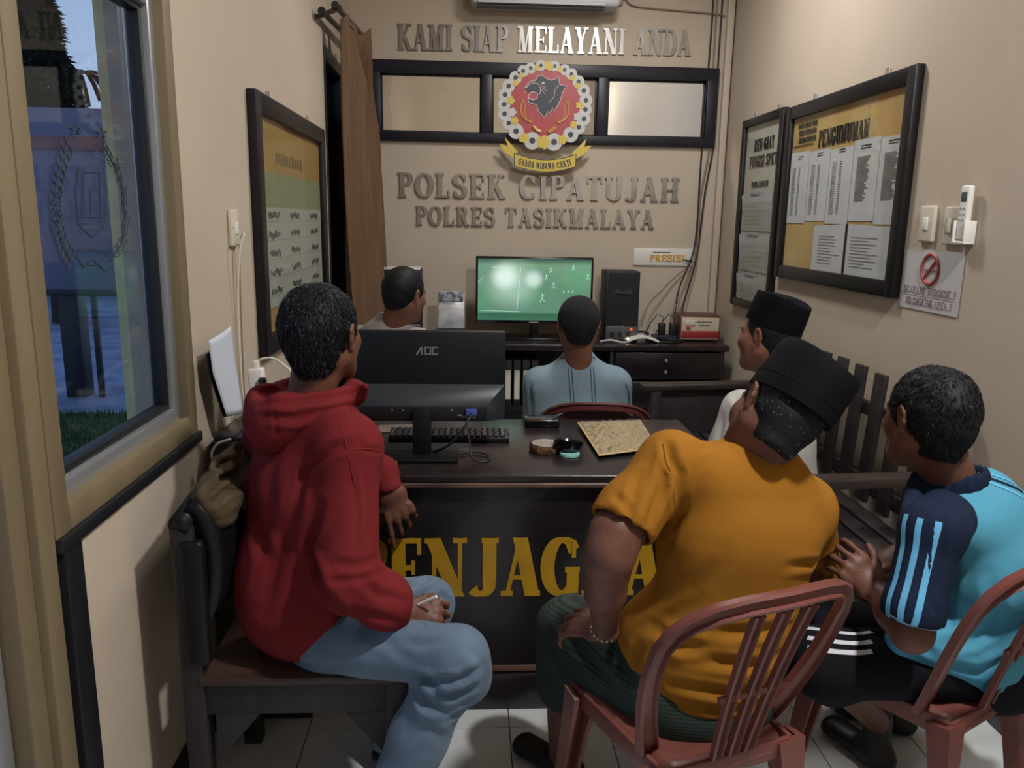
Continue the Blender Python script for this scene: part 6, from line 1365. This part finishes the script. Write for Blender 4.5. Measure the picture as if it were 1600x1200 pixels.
wavy([(.006, my-.075, .912), (-.02, my-.10, .87), (-.06, my-.09, .82), (-.10, my-.06, .79), (-.13, my-.03, .778)], .004, M_blackc, 'cable', 'black video cable looping from the monitor to the desk')
wavy([(-.01, my-.07, .89), (.0, my-.09, .84), (.01, my-.12, .785), (.05, my-.13, .776), (.06, my-.06, .776), (.01, my-.03, .776), (-.05, my-.07, .776)], .003, M_blackc, 'cable', 'thin black cable coiled on the desk right of the monitor stand')
# keyboard with separate keys
t = thing('keyboard', 'black keyboard with white and red key legends behind the monitor stand', 'keyboard', (-.06, 2.60, DZ))
mb = MB(); mb.span((-.27, 2.555, DZ), (.135, 2.675, DZ+.018), .005, 3); part('case', mb, mat('keyboard_black', '101216', .45), t)
M_key = mat('key_black', '191c21', .5); M_lw = mat('legend_white', '9da1a6', .6); M_lr = mat('legend_red', 'a8473a', .6); kme = None
for r_ in range(5):
    for c in range(19):
        x = -.258+.0205*c+.003*(r_ % 2); y = 2.567+.0215*r_
        if kme is None: mb = MB(); mb.box((0, 0, 0), (.0175, .018, .008), None, .002, 1); o = part('key', mb, M_key, None); kme = o.data; o.parent = t; 
        else: o = bpy.data.objects.new('key', kme); COL.objects.link(o); o.parent = t
        o.location = (x-t.location.x, y-t.location.y, DZ+.021-t.location.z)
mb = MB(); mb2 = MB()
for r_ in range(5):
    for c in range(19):
        if (c*7+r_*3) % 3 == 0: (mb2 if c in (13, 14, 15, 16) and r_ > 0 else mb).box((-.258+.0205*c+.003*(r_ % 2), 2.569+.0215*r_, DZ+.0255), (.005, .006, .001))
o = part('key_legends', mb, M_lw, t, None); o['kind'] = 'stuff'; o = part('red_key_legends', mb2, M_lr, t, None); o['kind'] = 'stuff'
t = thing('mouse_pad', 'dark grey mouse pad half under the monitor stand', 'mouse pad', (-.1, 2.47, DZ))
mb = MB(); mb.span((-.33, 2.46, DZ), (-.0, 2.548, DZ+.0007)); part('pad', mb, mat('pad_grey', '2b3036', .7), t, None)
t = thing('note_slip', 'printed slip of brownish paper on the desk left of the monitor neck', 'paper', (-.25, 2.73, DZ))
mb = MB(); mb.box((-.25, 2.73, DZ+.001), (.14, .10, .0015), Euler((0, 0, .1)).to_matrix()); part('slip', mb, mat('slip_brown', '8d8079', .8, color2='7a6b66', scale=30), t, None)
t = thing('cigarette_pack', 'small yellow and black carton at the front desk edge beside the red sleeve', 'carton', (-.31, 2.25, DZ))
mb = MB(); mb.box((-.262, 2.262, DZ+.011), (.085, .055, .022), Euler((0, 0, -.3)).to_matrix(), .001); o = part('box', mb, mat('carton_yellow', 'b59a5e', .5), t)
mb = MB(); mb.box((-.227, 2.25, DZ+.011), (.008, .056, .0225), Euler((0, 0, -.3)).to_matrix(), .0005); part('dark_band', mb, M_ink, t)
# black phone dock at the back edge
t = thing('phone_cradle', 'flat black device with a glinting end at the back edge of the desk', 'device', (.26, 2.79, DZ))
mb = MB(); mb.box((.262, 2.79, DZ+.014), (.125, .085, .026), Euler((0, 0, .03)).to_matrix(), .005, 3); part('body', mb, mat('gloss_black', '0a0b0d', .15), t)
for x in (.296, .312):
    mb = MB(); mb.box((x, 2.752, DZ+.026), (.006, .012, .004), Euler((0, 0, .6)).to_matrix(), .001); part('glint_tab', mb, M_alu, t)
# wood slice ashtray
p = atZ(852, 700, DZ+.01); t = thing('wood_slice', 'round slice of pale wood with rough bark edge used as a coaster', 'coaster', (p.x, p.y, DZ))
mb = MB(); n = 30; rg = []
for r_, z in ((.046, 0), (.05, .008), (.049, .02), (.045, .027)): rg.append([mb.bm.verts.new((p.x+(r_+.003*math.sin(k*2.3)+.002*math.sin(k*5.1))*math.cos(2*math.pi*k/n), p.y+(r_+.003*math.sin(k*2.3))*math.sin(2*math.pi*k/n), DZ+z)) for k in range(n)])
for i in range(3):
    for k in range(n): mb.bm.faces.new((rg[i][k], rg[i][(k+1) % n], rg[i+1][(k+1) % n], rg[i+1][k]))
mb.bm.faces.new(rg[0][::-1]); part('bark', mb, mat('bark_tan', '7a5430', .9, color2='3c2a1c', scale=60, bump=.5, bscale=80), t, 60)
mb = MB(); mb.lathe((p.x, p.y, DZ+.0265), [(.044, -.001), (.0445, .0012), (.038, .0005), (.001, .0)], 30); part('top_face', mb, mat('slice_grey', '857c72', .6, color2='9c9186', scale=14), t, 60)
# black bowl on a teal base
p = atZ(890, 710, DZ+.004); t = thing('ashtray_bowl', 'black scooped ashtray bowl on a pale teal foot beside the wood slice', 'ashtray', (p.x, p.y, DZ))
mb = MB(); mb.lathe((p.x, p.y, DZ), [(.028, 0), (.032, .002), (.032, .010), (.028, .012)], 26); part('foot', mb, mat('teal_foot', '8fc4bd', .4), t)
mb = MB(); mb.lathe((p.x-.004, p.y+.012, DZ+.012), [(.026, 0), (.040, .012), (.047, .035), (.045, .035), (.036, .014), (.018, .006), (.001, .005)], 28, (.12, .18, 1)); part('bowl', mb, MATS['gloss_black'], t)
mb = MB(); mb.box((p.x-.042, p.y+.01, DZ+.036), (.018, .022, .02), Euler((0, .3, 0)).to_matrix(), .003); part('rest_notch', mb, MATS['gloss_black'], t)
# clear folder with yellowed sheet
A_, B_, C_, D_ = [np.array(atZ(*q, DZ+.012)) for q in ((902, 660), (1001, 657), (1028, 700), (936, 712))]
def fq(u, v, z=0.): a = A_*(1-u)+B_*u; b = D_*(1-u)+C_*u; q = a*(1-v)+b*v; return (q[0], q[1], q[2]+z)
t = thing('plastic_folder', 'dark tray holding a crinkled clear cover over a yellowed sheet', 'folder', (float(A_[0]+C_[0])/2, float(A_[1]+C_[1])/2, DZ))
mb = MB(); mb.grid(lambda u, v: fq(-.035+1.07*u, -.04+1.12*v, -.0115), 6, 6, .013); part('tray', mb, mat('tray_black', '17181c', .3), t)
mb = MB(); mb.grid(lambda u, v: fq(u, v, .001), 6, 6, .002); part('sheet', mb, mat('aged_sheet', 'c6ae7c', .7, color2='d2bc8c', scale=6), t)
mb = MB(); mb.grid(lambda u, v: fq(.01+.98*u, .01+.98*v, .0045+.0030*math.sin(u*21+5*math.sin(v*9))*math.sin(v*15+4*math.sin(u*7))+.0008*math.sin(u*51+v*37)), 60, 60)
gm = glass_mat('clear_film', 'fdfdfa', .34, 2, .12); part('clear_cover', mb, gm, t, 180)
# ================================================================== PRINTER CORNER
t = thing('printer_stand', 'low black cabinet in the left corner beside the desk', 'cabinet', (-.60, 2.42, 0))
mb = MB(); mb.span((-.742, 2.19, .0), (-.475, 2.66, .70), .006); part('carcass', mb, mat('cabinet_black', '131316', .45), t)
mb = MB(); mb.span((-.735, 2.178, .04), (-.482, 2.19, .66), .004); o = part('door', mb, mat('cabinet_door', '17171b', .4), t)
mb = MB(); mb.span((-.51, 2.166, .36), (-.50, 2.178, .44), .003); part('handle', mb, M_alu, o)
t = thing('printer', 'black inkjet printer with an upright rear paper tray by the left wall', 'printer', (-.60, 2.40, .70))
M_prn = mat('printer_black', '141519', .35, color2='101115', scale=6)
mb = MB(); mb.span((-.735, 2.20, .702), (-.48, 2.56, .872), .012, 3); part('body', mb, M_prn, t)
mb = MB(); mb.span((-.725, 2.21, .872), (-.49, 2.42, .885), .005); part('lid', mb, mat('printer_lid', '1d2025', .25), t)
mb = MB()
pa = [at(326, 532, 2.17), at(361, 508, 2.36)]; pb = [at(332, 582, 2.18), at(367, 560, 2.36)]; pc = [at(354, 650, 2.24), at(380, 645, 2.38)]
def ps(u, v):
    if v < .4: s1 = v/.4; a, b = pa, pb
    else: s1 = (v-.4)/.6; a, b = pb, pc
    l = a[0].lerp(b[0], s1); r_ = a[1].lerp(b[1], s1); q = l.lerp(r_, u); return q+Vector((.006*math.sin(math.pi*u), 0, 0))
mb.grid(ps, 8, 14, .0012); tag(part('paper_stack', mb, mat('blue_white_paper', 'c5cdd9', .7), None, 180), 'white sheets standing in the rear tray of the printer', 'paper')
mb = MB(); mb.grid(lambda u, v: ps(u, .15+.85*v)+Vector((-.012, .004, -.004)), 6, 10, .003); part('rear_tray', mb, M_prn, t, 60)
wavy([(-.70, 2.19, .80), (-.715, 2.16, .84), (-.70, 2.165, .875), (-.665, 2.18, .885)], .004, M_whitec, 'cable', 'short pale cable curving up behind the khaki bag')
t = thing('adapter_tower', 'white plug adapter standing on its end beside the printer', 'adapter', (-.66, 2.5, .87))
pt = at(403, 590, 2.46)
mb = MB(); mb.box((pt.x, 2.46, pt.z-.055), (.045, .04, .17), Euler((0, -.06, 0)).to_matrix(), .006, 3); part('body', mb, M_white, t)
mb = MB(); mb.box((pt.x-.003, 2.46, pt.z+.04), (.018, .018, .03), None, .004); part('charger_plug', mb, M_white, t)
mb = MB(); mb.box((pt.x+.02, 2.435, pt.z-.02), (.022, .022, .05), None, .005); part('black_plug', mb, M_rub, t)
q = at(403, 572, 2.46); wavy([(q.x, 2.46, q.z-.01), (q.x+.005, 2.46, q.z+.018), (q.x+.05, 2.45, q.z+.026), (q.x+.11, 2.40, q.z-.0), (q.x+.15, 2.38, q.z-.05), (q.x+.17, 2.36, q.z-.16)], .004, M_whitec, 'cable', 'white charging cable arching behind the red hood')
q = at(408, 600, 2.43); wavy([(q.x+.02, 2.42, q.z-.02), (q.x+.015, 2.42, q.z+.02), (q.x-.0, 2.42, q.z-.0), (q.x-.02, 2.42, q.z-.02), (q.x-.05, 2.43, q.z-.05), (q.x-.05, 2.43, q.z-.10)], .0035, M_blackc, 'cable', 'thin black cord hooked over the white adapter')
# wreath and lamp emblem etched on the window pane
M_etch = mat('etched_dark', '2c3540', .7)
t = thing('window_emblem', 'dark wreath and star decal on the inside of the left window pane', 'decal', (XL-.05, 1.75, 1.6))
XW = wx-.004
def WP(px, py): q = atX(px, py, XW); return Vector((XW, q.y, q.z))
for pth, lr in ((([(104, 232), (92, 270), (86, 310), (88, 350), (98, 385), (112, 410)]), 'l'), (([(168, 240), (184, 270), (194, 310), (196, 350), (190, 380), (172, 410)]), 'r')):
    P_ = [WP(*q) for q in pth]; 
    for i in range(len(P_)-1):
        for k in range(3):
            c = P_[i].lerp(P_[i+1], k/3); d = (P_[i+1]-P_[i]).normalized()
            for sd in (1, -1):
                mb = MB(); o_ = Vector((0, d.z, -d.y))*sd
                if lr == 'l': mb.tube([c+o_*.012+Vector((0, .011*math.cos(a), .013*math.sin(a))) for a in [2*math.pi*j/10 for j in range(11)]], .0014, 4)
                else: mb.tube([c, c+o_*.012-d*.012, c+o_*.014-d*.03, c+o_*.003-d*.022, c], .0011, 4)
                part('cotton_boll' if lr == 'l' else 'leaf', mb, M_etch, t)
    mb = MB(); mb.tube(P_, .0012, 4); part('stem', mb, M_etch, t)
for pth in ([(122, 262), (118, 300), (122, 350), (144, 372), (166, 350), (166, 300), (162, 262)], [(130, 270), (128, 340), (158, 340), (156, 270), (130, 270)], [(142, 295), (142, 335)], [(128, 350), (160, 350)], [(125, 360), (162, 360)], [(118, 400), (140, 388), (168, 400), (150, 415), (128, 415), (118, 400)], [(128, 420), (145, 405), (165, 425)]):
    mb = MB(); mb.tube([WP(*q) for q in pth], .0017, 4); part('shield_line', mb, M_etch, t)
for sx, sy in ((117, 203), (158, 208)):
    pts = []
    for i in range(11): a = math.pi/2+i*math.pi/5; r_ = 9 if i % 2 == 0 else 4; pts.append(WP(sx+r_*math.cos(a), sy-r_*math.sin(a)))
    mb = MB(); mb.tube(pts, .0016, 4); part('star', mb, M_etch, t)
